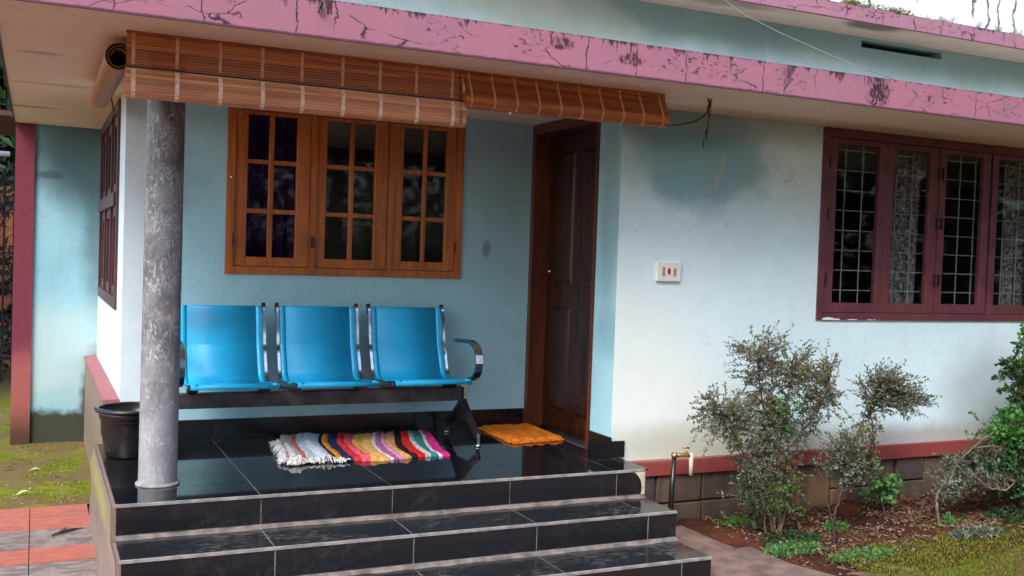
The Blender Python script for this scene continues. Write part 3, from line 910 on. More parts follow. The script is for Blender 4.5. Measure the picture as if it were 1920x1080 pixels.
for (a, b, p0, p1) in sl:
    s_ = MB(); y0, y1 = FW+0.0, FW+0.036
    s_.box(a, p0, y0, y1, *sz); s_.box(p1, b, y0, y1, *sz)
    s_.box(p0, p1, y0+0.001, y1, sz[0], pz0); s_.box(p0, p1, y0+0.001, y1, pz1, sz[1])
    s_.build('sash', M['maroon'], fw_, bevel=0.002)
    MB().box(p0, p1, y0+0.018, y0+0.022, pz0, pz1).build('pane', M['glass'], fw_)
for (u, zz) in ((fx(4.316), fz(1.431)), (fx(5.224), fz(1.41)), (fx(5.257), fz(1.41)), (fx(4.316), fz(1.035)), (fx(5.223), fz(1.048)), (fx(5.257), fz(1.048)), (fx(4.316), fz(1.74)), (fx(5.224), fz(1.73)), (fx(5.257), fz(1.73))):
    MB().box(u-0.004, u+0.004, FW-0.019, FW-0.0145 if False else FW-0.0001, zz-0.038, zz+0.038).build('hinge', M['black_metal'], fw_)
# chipped white paint on the sill
for (a, b, h) in ((4.30, 4.40, 0.016), (4.40, 4.44, 0.008), (4.50, 4.58, 0.006), (4.66, 4.70, 0.005), (4.71, 4.73, 0.005)):
    c_ = MB(); n_ = 8; vs = [(fx(a), FW-0.0150, wz0+0.0015)]
    for i in range(n_+1):
        t = i/n_
        vs.append((fx(a+(b-a)*t), FW-0.0150, wz0+0.0015+h*(0.35+0.65*math.sin(math.pi*min(1, t*0.8+0.1)))))
    vs.append((fx(b), FW-0.0150, wz0+0.0015))
    c_.add(vs, [tuple(range(len(vs)-1, -1, -1))]); c_.build('paint_chip', M['white_plastic'], fw_)
# grille behind the panes
gr = MB(); gy = FW+0.062
for k_ in range(10):
    zz = wz0+0.06+0.126*k_
    if zz < wz1-0.04: gr.box(wx0+fr, wx1-fr, gy-0.0025, gy+0.0025, zz-0.0025, zz+0.0025)
for k_ in range(15):
    xx = wx0+fr+0.05+0.144*k_
    if xx < wx1-fr: gr.box(xx-0.0025, xx+0.0025, gy-0.0085, gy-0.003, wz0+0.045, wz1-0.05)
gr.build('grille', M['grille'], fw_)
def curtain(x0, x1, y, z0, z1, folds, mat, par, amp=0.018):
    b_ = MB(); vs = []; fs = []; n = folds*8
    for i in range(n+1):
        t = i/n; xx = x0+(x1-x0)*t
        for j in range(7):
            u = j/6
            vs.append((xx+0.01*math.sin(u*3+i*0.2), y+amp*math.sin(t*folds*2*math.pi)*(0.6+0.4*u), z0+(z1-z0)*u))
    for i in range(n):
        for j in range(6):
            a = i*7+j; fs.append((a, a+7, a+8, a+1))
    b_.add(vs, fs, True); return b_.build('curtain', mat, par)
curtain(fx(4.86), fx(5.17), FY+0.098, wz0+0.02, wz1, 3, M['curtain'], fw_)
curtain(fx(5.95), fx(6.2), FY+0.10, wz0+0.02, wz1, 2, M['curtain'], fw_)

# --- side window on the left wall, strongly foreshortened
w = MB(); xo = LX-0.014
ya, yb_, za, zb_ = 6.36, 8.12, 0.715, 1.949
w.box(xo, LX+0.10, ya, ya+0.07, za, zb_); w.box(xo, LX+0.10, yb_-0.07, yb_, za, zb_)
w.box(xo, LX+0.10, ya+0.07, yb_-0.07, za, za+0.07); w.box(xo, LX+0.10, ya+0.07, yb_-0.07, zb_-0.06, zb_)
for k_ in (1, 2):
    yy = ya+(yb_-ya)*k_/3; w.box(xo+0.002, LX+0.10, yy-0.03, yy+0.03, za+0.07, zb_-0.06)
w.box(xo-0.012, LX+0.05, ya+0.071, yb_-0.071, 1.33, 1.41)
sw = w.build('window', M['maroon_d'], H, label='brown framed side window seen at a steep angle')
for k_ in range(3):
    y0 = ya+(yb_-ya)*k_/3+(0.07 if k_ == 0 else 0.03); y1 = ya+(yb_-ya)*(k_+1)/3-(0.07 if k_ == 2 else 0.03)
    for (z0, z1) in ((za+0.07, 1.33), (1.41, zb_-0.06)):
        s_ = MB(); xa, xb = LX+0.002, LX+0.035
        s_.box(xa, xb, y0, y0+0.06, z0, z1); s_.box(xa, xb, y1-0.06, y1, z0, z1)
        s_.box(xa, xb, y0+0.06, y1-0.06, z0, z0+0.06); s_.box(xa, xb, y0+0.06, y1-0.06, z1-0.06, z1)
        s_.box(xa+0.004, xb, (y0+y1)/2-0.012, (y0+y1)/2+0.012, z0+0.06, z1-0.06)
        s_.build('sash', M['maroon_d'], sw)
        MB().box(LX+0.018, LX+0.022, y0+0.06, y1-0.06, z0+0.06, z1-0.06).build('pane', M['glass'], sw)

# --- door in the right side wall of the porch
d = MB(); yn, yf_ = 5.105, 5.965; xo = SX-0.008; xi = SX+0.125; zt = 1.955
d.box(xo, xi, yn, yn+0.026, 0.001, zt); d.box(xo, xi, yf_-0.045, yf_, 0.001, zt)
d.box(xo, xi, yn+0.026, yf_-0.045, zt-0.055, zt)
dr = d.build('door', M['door_frame'], H, label='dark brown varnished wooden door in its frame')
leaf = MB(); lx = SX+0.105; y0, y1 = yn+0.028, yf_-0.047
leaf.box(lx, lx+0.035, y0, y1, 0.008, zt-0.057)
# raised panels
for (a, b, c, e) in ((y0+0.10, y0+0.34, 0.14, 0.80), (y0+0.44, y1-0.10, 0.14, 0.80), (y0+0.10, y0+0.34, 0.95, 1.78), (y0+0.44, y1-0.10, 0.95, 1.78)):
    leaf.hexa([(lx-0.010, a+0.02, c+0.02), (lx-0.010, b-0.02, c+0.02), (lx-0.0002, b, c), (lx-0.0002, a, c),
               (lx-0.010, a+0.02, e-0.02), (lx-0.010, b-0.02, e-0.02), (lx-0.0002, b, e), (lx-0.0002, a, e)])
leaf.build('door_leaf', M['door_leaf'], dr)
MB().lathe((lx-0.012, y1-0.06, 1.02), [(0.0, -0.012), (0.010, -0.010), (0.013, 0), (0.010, 0.010), (0, 0.012)], 12).build('door_knob', M['chrome'], dr)
MB().box(lx-0.018, lx-0.010, y0+0.05, y0+0.075, 1.00, 1.06).build('latch', M['chrome'], dr)

# ================================================================== BAMBOO BLINDS
def resample(prof, step):
    out = []; acc = 0
    P = [Vector(p) for p in prof]
    for i in range(len(P)-1):
        L = (P[i+1]-P[i]).length
        while acc <= L:
            t = acc/L; q = P[i].lerp(P[i+1], t); out.append((q, (P[i+1]-P[i]).normalized())); acc += step
        acc -= L
    return out
def sweep_slats(prof, a0, a1, axis, pitch=0.0085, th=0.0022, jit=0.0015, broken=0.3):
    """thin bamboo slats laid along `axis` ('x' or 'y'); prof = (cross, z) points"""
    b = MB()
    for q, t in resample(prof, pitch):
        n = Vector((-t.y, t.x)); h = pitch*0.46
        c = [q-t*h-n*th/2, q+t*h-n*th/2, q+t*h+n*th/2, q-t*h+n*th/2]
        e0 = a0+random.uniform(-jit, jit); e1 = a1+random.uniform(-jit, jit)
        cuts = [e0, e1]
        if random.random() < broken: cuts = [e0, a0+(a1-a0)*random.uniform(0.2, 0.8), e1]
        for s0, s1 in zip(cuts[:-1], cuts[1:]):
            s1 -= 0.0005
            P = []
            for s_ in (s0, s1):
                for k_ in c:
                    P.append((s_, k_.x, k_.y) if axis == 'x' else (k_.x, s_, k_.y))
            b.add(P, [(0, 1, 2, 3), (7, 6, 5, 4), (0, 4, 5, 1), (1, 5, 6, 2), (2, 6, 7, 3), (3, 7, 4, 0)])
    return b
def sweep_tape(prof, a, w, axis, off=0.003):
    b = MB(); vs = []; fs = []
    P = resample(prof, 0.012)
    for q, t in P:
        n = Vector((-t.y, t.x)); c = q-n*off if axis == 'x' else q+n*off
        for s_ in (a-w/2, a+w/2):
            vs.append((s_, c.x, c.y) if axis == 'x' else (c.x, s_, c.y))
    for i in range(len(P)-1): fs.append((2*i, 2*i+1, 2*i+3, 2*i+2))
    b.add(vs, fs, True)
    return b
def roll_profile(cy, cz, ry, rz, turns=1.0, start=math.pi/2, n=26, shrink=0.25, sgn=1):
    out = []
    for i in range(int(n*turns)+1):
        t = i/n; a = start+sgn*t*2*math.pi
        k_ = 1-shrink*t
        out.append((cy+ry*k_*math.cos(a), cz+rz*k_*math.sin(a)))
    return out
# blind 1: flat upper sheet and rolled lower part
YB = 4.43
b1 = empty('bamboo_blind', (1.05, YB, 1.97), 'wide half-rolled bamboo blind hanging in front of the porch window, pale roll along its bottom', 'blind', 'bamboo blinds round the porch')
sheet = [(YB, 1.967), (YB-0.001, 1.90), (YB, 1.826)]
x0, x1 = 0.318, 1.795
sweep_slats(sheet, x0, x1, 'x', 0.0120).build('bamboo_slats', M['bamboo'], b1, kind='stuff')
rp = [(YB+0.002, 1.822), (YB-0.012, 1.818), (YB-0.024, 1.79), (YB-0.028, 1.755), (YB-0.024, 1.722), (YB-0.010, 1.704), (YB+0.012, 1.702), (YB+0.028, 1.72), (YB+0.03, 1.77), (YB+0.02, 1.81)]
sweep_slats(rp, x0-0.004, x1+0.012, 'x', 0.0125).build('rolled_slats', M['bamboo_back'], b1, kind='stuff')
core = [(YB+0.002+0.018*math.cos(a), 1.765+0.042*math.sin(a)) for a in [k_*2*math.pi/16 for k_ in range(16)]]
cb = MB(); n = 16; vs = [(x0+0.003, p[0], p[1]) for p in core]+[(x1+0.003, p[0], p[1]) for p in core]
cb.add(vs, [(k_, (k_+1) % n, n+(k_+1) % n, n+k_) for k_ in range(n)]+[tuple(range(n-1, -1, -1)), tuple(range(n, 2*n))])
cb.build('roll_core', M['bamboo'], b1)
box('rolling_seam', M['rope'], b1, x0, x1, YB-0.013, YB-0.004, 1.8185, 1.8265)
box('head_rail', M['bamboo'], b1, x0-0.003, x1, YB-0.008, YB+0.012, 1.962, 1.9695)
for xt in (0.344, 0.515, 0.689, 0.865, 1.036, 1.218, 1.391, 1.564, 1.74):
    sweep_tape(sheet, xt, 0.014, 'x').build('tape', M['tape'], b1)
    sweep_tape(rp, xt, 0.017, 'x').build('tape', M['tape_l'], b1)
MB().tube([(1.775, YB-0.006, 1.965), (1.777, YB-0.010, 1.83), (1.778, YB-0.033, 1.76), (1.777, YB-0.028, 1.715)], 0.002, 6).build('pull_cord', M['rope'], b1)
# blind 2
b2 = empty('bamboo_blind', (2.36, YB, 1.97), 'fully rolled-up bamboo blind with slanting tapes above the brown door', 'blind', 'bamboo blinds round the porch')
x0, x1 = 1.797, 2.925
pr2 = [(YB+0.012, 1.967), (YB+0.004, 1.93), (YB-0.016, 1.895), (YB-0.034, 1.862), (YB-0.044, 1.835), (YB-0.040, 1.812), (YB-0.022, 1.798), (YB+0.006, 1.796), (YB+0.03, 1.812), (YB+0.035, 1.85)]
sweep_slats(pr2, x0, x1, 'x', 0.0105, broken=0.5).build('bamboo_slats', M['bamboo'], b2, kind='stuff')
core = [(YB-0.004+0.03*math.cos(a), 1.838+0.034*math.sin(a)) for a in [k_*2*math.pi/16 for k_ in range(16)]]
cb = MB(); vs = [(x0+0.003, p[0], p[1]) for p in core]+[(x1-0.003, p[0], p[1]) for p in core]
cb.add(vs, [(k_, (k_+1) % n, n+(k_+1) % n, n+k_) for k_ in range(n)]+[tuple(range(n-1, -1, -1)), tuple(range(n, 2*n))])
cb.build('roll_core', M['bamboo'], b2)
for k_ in range(10):
    sweep_tape(pr2, 1.826+0.1178*k_, 0.011, 'x').build('tape', M['tape'], b2)
box('head_rail', M['bamboo'], b2, x0, x1, YB+0.004, YB+0.022, 1.962, 1.9695)
MB().lathe((2.03, YB-0.03, 1.786), [(0, -0.008), (0.006, -0.005), (0.006, 0.005), (0, 0.008)], 10).build('cord_bead', M['white_plastic'], b2)
# blind 3 along the left side
b3 = empty('bamboo_blind', (0.31, 5.2, 1.97), 'rolled bamboo blind, light from the left put into its tan colour, running along the open left side of the porch', 'blind', 'bamboo blinds round the porch')
pr3 = roll_profile(0.298, 1.880, 0.057, 0.060, 2.4, math.pi*0.25, 26, 0.2)
sweep_slats([(0.34, 1.966), (0.341, 1.93)]+pr3, 4.56, 5.92, 'y', 0.009).build('rolled_slats', M['bamboo_side_lit'], b3, kind='stuff')
cb = MB(); core = [(0.298+0.040*math.cos(a), 1.880+0.042*math.sin(a)) for a in [k_*2*math.pi/16 for k_ in range(16)]]
vs = [(p[0], 4.51, p[1]) for p in core]+[(p[0], 5.91, p[1]) for p in core]
cb.add(vs, [(k_, (k_+1) % n, n+(k_+1) % n, n+k_) for k_ in range(n)]+[tuple(range(n-1, -1, -1)), tuple(range(n, 2*n))])

for yt in (4.58, 4.9, 5.22, 5.54, 5.84):
    sweep_tape(pr3[:20], yt, 0.012, 'y', off=-0.003).build('tape', M['tape'], b3)
MB().tube([(0.345, 5.86, 1.965), (0.352, 5.84, 1.86), (0.36, 5.8, 1.80), (0.352, 5.82, 1.74)], 0.0035, 6).build('pull_cord', M['rope'], b3)

# ================================================================== BENCH
B = empty('waiting_bench', (1.5, 5.6, 0), 'three-seat blue perforated steel waiting bench with chrome rails under the porch window', 'bench')
prof = [(5.335, 0.368), (5.331, 0.382), (5.338, 0.391), (5.36, 0.394), (5.50, 0.380), (5.62, 0.366), (5.67, 0.364), (5.705, 0.372), (5.732, 0.395), (5.753, 0.440), (5.783, 0.515), (5.801, 0.555), (5.8045, 0.568), (5.814, 0.63), (5.830, 0.71), (5.845, 0.768), (5.856, 0.776), (5.866, 0.774)]
def smooth_prof(p, sub=4):
    out = []
    for i in range(len(p)-1):
        a = p[max(i-1, 0)]; b = p[i]; c = p[i+1]; d_ = p[min(i+2, len(p)-1)]
        for k_ in range(sub):
            t = k_/sub
            f = lambda q: 0.5*((2*b[q])+(-a[q]+c[q])*t+(2*a[q]-5*b[q]+4*c[q]-d_[q])*t*t+(-a[q]+3*b[q]-3*c[q]+d_[q])*t**3)
            out.append((f(0), f(1)))
    out.append(p[-1]); return out
sp = smooth_prof(prof)
def shell(x0, x1, pts, th, inset=0.0):
    b = MB(); vs = []; fs = []; N = len(pts)
    xs = [x0, x1]
    for i, (y, z) in enumerate(pts):
        a = pts[max(i-1, 0)]; c = pts[min(i+1, N-1)]
        t = Vector((c[0]-a[0], c[1]-a[1])).normalized(); nn = Vector((-t.y, t.x))
        for s_ in (0, 1):
            for xx in xs:
                vs.append((xx, y-nn.x*th*s_, z-nn.y*th*s_))
    for i in range(N-1):
        a = i*4; c = a+4
        fs += [(a, a+1, c+1, c), (a+2, c+2, c+3, a+3), (a, c, c+2, a+2), (a+1, a+3, c+3, c+1)]
    fs += [(0, 2, 3, 1), ((N-1)*4, (N-1)*4+1, (N-1)*4+3, (N-1)*4+2)]
    b.add(vs, fs, True); return b
for sx in (0.712, 1.259, 1.806):
    sh = shell(sx+0.012, sx+0.465, sp, 0.004).build('seat_shell', M['blue_steel'], B)
    # plain pressed border round the perforated field
    for (a, c) in ((sx+0.014, sx+0.048), (sx+0.429, sx+0.463)):
        shell(a, c, [(y-0.0006, z+0.0006) for y, z in sp[6:-6]], 0.0012).build('seat_border', M['blue_edge'], sh)
    rail = [(5.360, 0.372), (5.45, 0.366)]+[(y+0.004, z-0.006) for y, z in sp[18:-2]]+[(5.868, 0.782)]
    for xr_ in (sx+0.003, sx+0.474):
        MB().bar([(xr_, y, z) for y, z in rail], 0.016, 0.022).build('side_rail', M['chrome'], B)
        MB().bar([(xr_, 5.846, 0.735), (xr_, 5.856, 0.765), (xr_, 5.871, 0.787)], 0.019, 0.026).build('rail_cap', M['black_metal'], B)
    for xb in (sx+0.05, sx+0.43):
        MB().hexa([(xb-0.02, 5.54, 0.318), (xb+0.02, 5.54, 0.318), (xb+0.02, 5.65, 0.318), (xb-0.02, 5.65, 0.318),
                   (xb-0.035, 5.48, 0.371), (xb+0.035, 5.48, 0.371), (xb+0.035, 5.68, 0.358), (xb-0.035, 5.68, 0.358)]).build('bracket', M['black_metal'], B)
for sx in (1.193, 1.740):   # brackets that join neighbouring seats at the front
    MB().box(sx, sx+0.06, 5.352, 5.385, 0.358, 0.374).build('joining_bracket', M['black_metal'], B)
box('beam', M['beam'], B, 0.61, 2.315, 5.565, 5.635, 0.238, 0.317, bevel=0.004)
box('beam_cap', M['black_metal'], B, 2.3155, 2.325, 5.562, 5.638, 0.235, 0.320)
def arm(xa):
    pts = [(xa, 5.66, 0.592), (xa, 5.60, 0.590), (xa, 5.50, 0.596), (xa, 5.42, 0.595), (xa, 5.365, 0.572), (xa, 5.335, 0.53), (xa, 5.328, 0.485), (xa, 5.34, 0.44), (xa, 5.37, 0.405), (xa, 5.42, 0.384), (xa, 5.50, 0.375)]
    MB().bar(pts, 0.045, 0.016).build('armrest', M['chrome'], B)
    MB().bar([(xa, 5.675, 0.594), (xa, 5.60, 0.5975), (xa, 5.50, 0.6035), (xa, 5.44, 0.604)], 0.037, 0.008).build('arm_pad', M['black_metal'], B)
arm(2.315); arm(0.672)
for xl in (2.335, 0.628):
    leg = MB()
    leg.bar([(xl, 5.60, 0.235), (xl, 5.56, 0.20), (xl, 5.48, 0.135), (xl, 5.40, 0.085), (xl, 5.35, 0.062)], 0.035, 0.030)
    leg.bar([(xl, 5.60, 0.235), (xl, 5.64, 0.20), (xl, 5.72, 0.135), (xl, 5.80, 0.085), (xl, 5.85, 0.062)], 0.035, 0.030)
    # web plate under the apex
    leg.hexa([(xl-0.008, 5.47, 0.118), (xl+0.008, 5.47, 0.118), (xl+0.008, 5.73, 0.118), (xl-0.008, 5.73, 0.118),
              (xl-0.008, 5.57, 0.235), (xl+0.008, 5.57, 0.235), (xl+0.008, 5.63, 0.235), (xl-0.008, 5.63, 0.235)])
    lg = leg.build('leg', M['black_metal'], B)
    for yy in (5.352, 5.848):
        MB().lathe((xl, yy, 0), [(0.0, 0.001), (0.020, 0.001), (0.020, 0.010), (0.011, 0.014), (0.011, 0.075), (0.0, 0.078)], 16).build('foot', M['chrome'], lg)
    MB().box(xl-0.020, xl+0.016, 5.59, 5.61, 0.236, 0.37).build('post', M['chrome'], lg)

# ================================================================== BUCKET, RUG, MAT
bk = empty('bucket', (0.468, 5.60, 0), 'wide black plastic bucket standing behind the marbled pillar', 'bucket')
MB().lathe((0.468, 5.60, 0), [(0, 0.002), (0.118, 0.002), (0.124, 0.012), (0.150, 0.13), (0.152, 0.20), (0.158, 0.202), (0.165, 0.245), (0.163, 0.245), (0.150, 0.18), (0.120, 0.016), (0, 0.016)], 48).build('bucket_body', M['black_plastic'], bk)
MB().lathe((0.468, 5.60, 0), [(0.164, 0.240), (0.180, 0.238), (0.184, 0.246), (0.180, 0.256), (0.166, 0.257), (0.160, 0.250), (0.164, 0.240)], 48).build('rim', M['black_plastic'], bk)

rug_cols = [(0.62, 0.60, 0.56), (0.66, 0.16, 0.10), (0.50, 0.58, 0.64), (0.58, 0.64, 0.70), (0.02, 0.02, 0.035), (0.66, 0.27, 0.03), (0.025, 0.03, 0.09), (0.55, 0.03, 0.04),
            (0.72, 0.10, 0.13), (0.80, 0.38, 0.10), (0.84, 0.46, 0.14), (0.68, 0.58, 0.64), (0.40, 0.12, 0.28), (0.60, 0.26, 0.36), (0.80, 0.36, 0.14), (0.02, 0.015, 0.02), (0.60, 0.02, 0.02),
            (0.46, 0.47, 0.46), (0.05, 0.25, 0.24), (0.62, 0.62, 0.60), (0.55, 0.03, 0.20)]
rug_w = [0.07, 0.03, 0.05, 0.09, 0.02, 0.035, 0.05, 0.04, 0.05, 0.05, 0.07, 0.02, 0.035, 0.03, 0.06, 0.045, 0.05, 0.035, 0.05, 0.02, 0.045]
rug = empty('rag_rug', (1.66, 5.5, 0), 'multicoloured striped rag rug with white fringe lying rumpled in front of the bench', 'rug')
tot = sum(rug_w); t = 0
def rugp(u, v):
    """u 0..1 left to right, v 0..1 front to back"""
    x = 1.20+0.88*u+(0.13*v)+0.015*math.sin(v*5+u*4)-0.02*math.sin(v*3.14)
    y = 5.11+0.74*v+0.03*math.sin(u*9)+(1-u)*0.06
    z = 0.010+0.014*max(0, math.sin(u*31+v*2.0+1.2*math.sin(u*7)))*(0.35+0.65*math.sin(min(1, v+0.25)*3.0))+0.010*nz(u*14, v*9)
    return x, y, max(0.007, z)
for i, (c_, w_) in enumerate(zip(rug_cols, rug_w)):
    b = MB(); nu, nv = 5, 26; vs = []; fs = []
    u0, u1 = t/tot, (t+w_)/tot
    for a in range(nu+1):
        u = u0+(u1-u0)*a/nu
        rib = 0.005*math.sin(math.pi*a/nu)
        for q in range(nv+1):
            v = q/nv
            X, Y, Z = rugp(u, v)
            vs.append((X, Y+0.012*nz(u*50, 3)*(1 if q in (0, nv) else 0), Z+rib+0.002*nz(u*90, v*60)))
    for a in range(nu):
        for q in range(nv):
            k_ = a*(nv+1)+q; fs.append((k_, k_+nv+1, k_+nv+2, k_+1))
    # front and back edges drop to the floor
    for q in (0, nv):
        base = len(vs)
        for a in range(nu+1):
            p = vs[a*(nv+1)+q]; vs.append((p[0], p[1]+(-0.004 if q == 0 else 0.004), 0.001))
        for a in range(nu): fs.append((a*(nv+1)+q, (a+1)*(nv+1)+q, base+a+1, base+a) if q else (a*(nv+1)+q, base+a, base+a+1, (a+1)*(nv+1)+q))
    b.add(vs, fs, True)
    b.build('stripe', cloth('rug_cloth', c_, 0.3), rug)
    t += w_
fr_ = MB(); random.seed(5)
for i in range(260):
    if i < 170:
        u = random.random()**2.4*0.32; v = random.random()*0.04
        X, Y, Z = rugp(u, 0); d_ = Vector((random.uniform(-0.5, 0.5), -1, 0))
    else:
        v = random.random()**1.3*0.75; X, Y, Z = rugp(0, v); d_ = Vector((-1, random.uniform(-0.9, 0.3), 0))
    d_.normalize(); L = random.uniform(0.03, 0.075)
    p0 = Vector((X, Y, Z)); p1 = p0+d_*L*0.5+Vector((random.uniform(-.01, .01), 0, random.uniform(0.0, 0.018))); p2 = p0+d_*L; p2.z = random.uniform(0.003, 0.014)
    fr_.tube([p0, p1, p2], [0.0045, 0.005, 0.003], 5)
fr_.build('fringe', cloth('white_fringe', (0.66, 0.63, 0.60), 0.3), rug, kind='stuff')

om = empty('door_mat', (2.76, 5.65, 0), 'bright orange shaggy mat with scalloped edge lying before the brown door', 'mat')
b = MB(); nu = nv = 46; vs = []; fs = []
for a in range(nu+1):
    for q in range(nv+1):
        u, v = a/nu, q/nv
        X = 2.565+0.355*u+0.025*v+0.0*u; Y = 5.375+0.53*v+0.03*u
        e = min(u, 1-u, v, 1-v)
        s_ = 0.016*math.sin(v*30)*(1 if u in (0, 1) else 0)
        if e == 0:
            X += 0.012*math.sin(v*34) if u in (0, 1) else 0
            Y += 0.014*math.sin(u*26) if v in (0, 1) else 0
        X += 0.0; Z = 0.012+0.010*nz(u*6, v*6)+0.004*nz(u*30, v*30)+(0.008*abs(math.sin(u*13+v*4)) if e < 0.12 else 0)
        Z = 0.001 if e == 0 else max(0.008, Z+0.004)
        vs.append((X, Y, Z))
for a in range(nu):
    for q in range(nv):
        k_ = a*(nv+1)+q; fs.append((k_, k_+nv+1, k_+nv+2, k_+1))
b.add(vs, fs, True); b.build('mat_pile', M['orange_mat'], om)
fr_ = MB()
for i in range(420):
    s_ = random.random()
    side = random.choice('fblr')
    if side == 'f': p0 = Vector((2.565+0.355*s_, 5.375+0.03*s_, 0.012)); d_ = Vector((random.uniform(-.3, .3), -1, 0))
    elif side == 'b': p0 = Vector((2.59+0.355*s_, 5.905+0.03*s_, 0.012)); d_ = Vector((random.uniform(-.3, .3), 1, 0))
    elif side == 'l': p0 = Vector((2.565+0.025*s_, 5.375+0.53*s_, 0.012)); d_ = Vector((-1, random.uniform(-.3, .3), 0))
    else: p0 = Vector((2.915+0.02*s_, 5.405+0.53*s_, 0.012)); d_ = Vector((0.3, random.uniform(-.5, .1), 0))
    d_.normalize(); p1 = p0+d_*random.uniform(0.008, 0.020); p1.z = 0.003
    if p1.x > SX-0.012 and p1.y > 5.1: p1.x = SX-0.014
    fr_.tube([p0, p1], [0.004, 0.002], 4)
fr_.build('mat_fringe', M['orange_mat'], om, kind='stuff')

# ================================================================== SWITCH PLATE, TAP, CORD, WIRE
sx0, sx1, sz0, sz1 = fx(3.105), fx(3.262), fz(0.997), fz(1.106)
sw_ = empty('switch_plate', ((sx0+sx1)/2, FY, (sz0+sz1)/2), 'white rectangular switch and socket plate on the pale front wall beside the porch', 'switch')
box('plate', M['white_plastic'], sw_, sx0, sx1, FY-0.022, FY-0.0005, sz0, sz1, bevel=0.003)
xm = (sx0+sx1)/2; zm = (sz0+sz1)/2
box('rocker', M['brown_plastic'], sw_, xm-0.048, xm-0.030, FY-0.027, FY-0.0225, zm-0.026, zm+0.026, bevel=0.002)
box('rocker', M['brown_plastic'], sw_, xm+0.028, xm+0.046, FY-0.027, FY-0.0225, zm-0.026, zm+0.020, bevel=0.002)
q = MB(); vs = [(xm-0.001+0.009*math.cos(a), FY-0.0255, zm+0.002+0.019*math.sin(a)) for a in [k_*math.pi/6 for k_ in range(12)]]
vs += [(v[0], FY-0.0222, v[2]) for v in vs]
q.add(vs, [tuple(range(11, -1, -1))]+[(k_, (k_+1) % 12, 12+(k_+1) % 12, 12+k_) for k_ in range(12)]); q.build('indicator', M['red_plastic'], sw_)

tp = empty('water_tap', (3.25, 4.70, G), 'small brass tap on a black standpipe beside the steps, cream pipe on its spout', 'tap')
TY = 4.72; kx = TY/4.6
MB().tube([(3.168*kx, TY, G-0.01), (3.17*kx, TY, -0.25), (3.180*kx, TY, 1.1-(1.1-0.036)*kx)], [0.014, 0.015, 0.013], 12).build('standpipe', M['black_plastic'], tp)
tz = 1.1-(1.1-0.050)*kx; tx = 3.183*kx
MB().tube([(tx-0.012, TY, tz), (tx+0.03, TY-0.01, tz), (tx+0.065, TY-0.02, tz+0.004), (tx+0.09, TY-0.028, tz-0.006)], [0.016, 0.013, 0.015, 0.012], 12).build('tap_body', M['brass'], tp)
MB().lathe((tx, TY, tz-0.012), [(0.0, 0), (0.020, 0.0), (0.022, 0.012), (0.017, 0.026), (0, 0.03)], 12).build('collar', M['brass'], tp)
hd = MB(); hd.tube([(tx+0.063, TY-0.02, tz), (tx+0.063, TY-0.02, tz+0.042)], 0.006, 8); hd.tube([(tx+0.045, TY-0.02, tz+0.045), (tx+0.083, TY-0.02, tz+0.040)], [0.007, 0.005], 8)
hd.build('tap_handle', M['brass'], tp)
MB().tube([(tx+0.090, TY-0.028, tz+0.012), (tx+0.092, TY-0.030, tz-0.04), (tx+0.093, TY-0.030, tz-0.112)], [0.013, 0.0125, 0.012], 12).build('spout_pipe', M['pvc'], tp)
MB().tube([(3.168*kx+0.04, TY+0.06, G-0.01), (3.17*kx+0.04, TY+0.06, -0.12)], 0.008, 8).build('side_pipe', M['black_metal'], tp)

hc = empty('hanging_cord', (3.22, 4.45, 1.97), 'loop of frayed dark cord hanging from a hook in the sunshade right of the blinds', 'cord')
hx, hy = 3.19, 4.42
rr = MB()
rr.tube([(hx, hy, 1.97), (hx+0.002, hy, 1.945), (hx-0.004, hy, 1.925), (hx-0.008, hy, 1.90), (hx-0.03, hy+0.01, 1.875), (hx-0.06, hy+0.04, 1.850), (hx-0.10, hy+0.1, 1.838), (hx-0.13, hy+0.2, 1.835)], [0.003, 0.006, 0.009, 0.005, 0.004, 0.006, 0.003, 0.003], 6)
rr.tube([(hx-0.004, hy, 1.925), (hx+0.002, hy, 1.87), (hx-0.006, hy, 1.82), (hx-0.012, hy, 1.79), (hx-0.010, hy, 1.765)], [0.005, 0.003, 0.003, 0.008, 0.002], 6)
rr.tube([(hx+0.012, hy, 1.96), (hx+0.010, hy, 1.90), (hx-0.008, hy, 1.82)], 0.002, 5)
rr.tube([(hx-0.010, hy, 1.765), (hx-0.004, hy, 1.75), (hx-0.016, hy, 1.768), (hx-0.026, hy, 1.762), (hx-0.028, hy, 1.73), (hx-0.028, hy, 1.71)], [0.002, 0.002, 0.002, 0.002, 0.0035, 0.003], 6)
rr.build('cord', M['rope'], hc)
MB().tube([(hx-0.012, hy, 1.9695), (hx-0.010, hy, 1.955), (hx, hy, 1.948), (hx+0.012, hy, 1.957), (hx+0.014, hy, 1.9695)], 0.003, 6).build('hook', M['black_metal'], hc)

wr = MB(); wr.tube([(4.18, 4.10, 2.121), (3.95, 4.2, 2.20), (3.6, 4.38, 2.36), (3.42, 4.46, 2.45), (3.30, 4.54, 2.555)], 0.0020, 6)
wr = wr.build('overhead_wire', M['wire'], org=(4.18, 4.10, 2.121)); tag(wr, 'thin pale wire slanting from the upper roof edge down to the pink sunshade', 'wire')
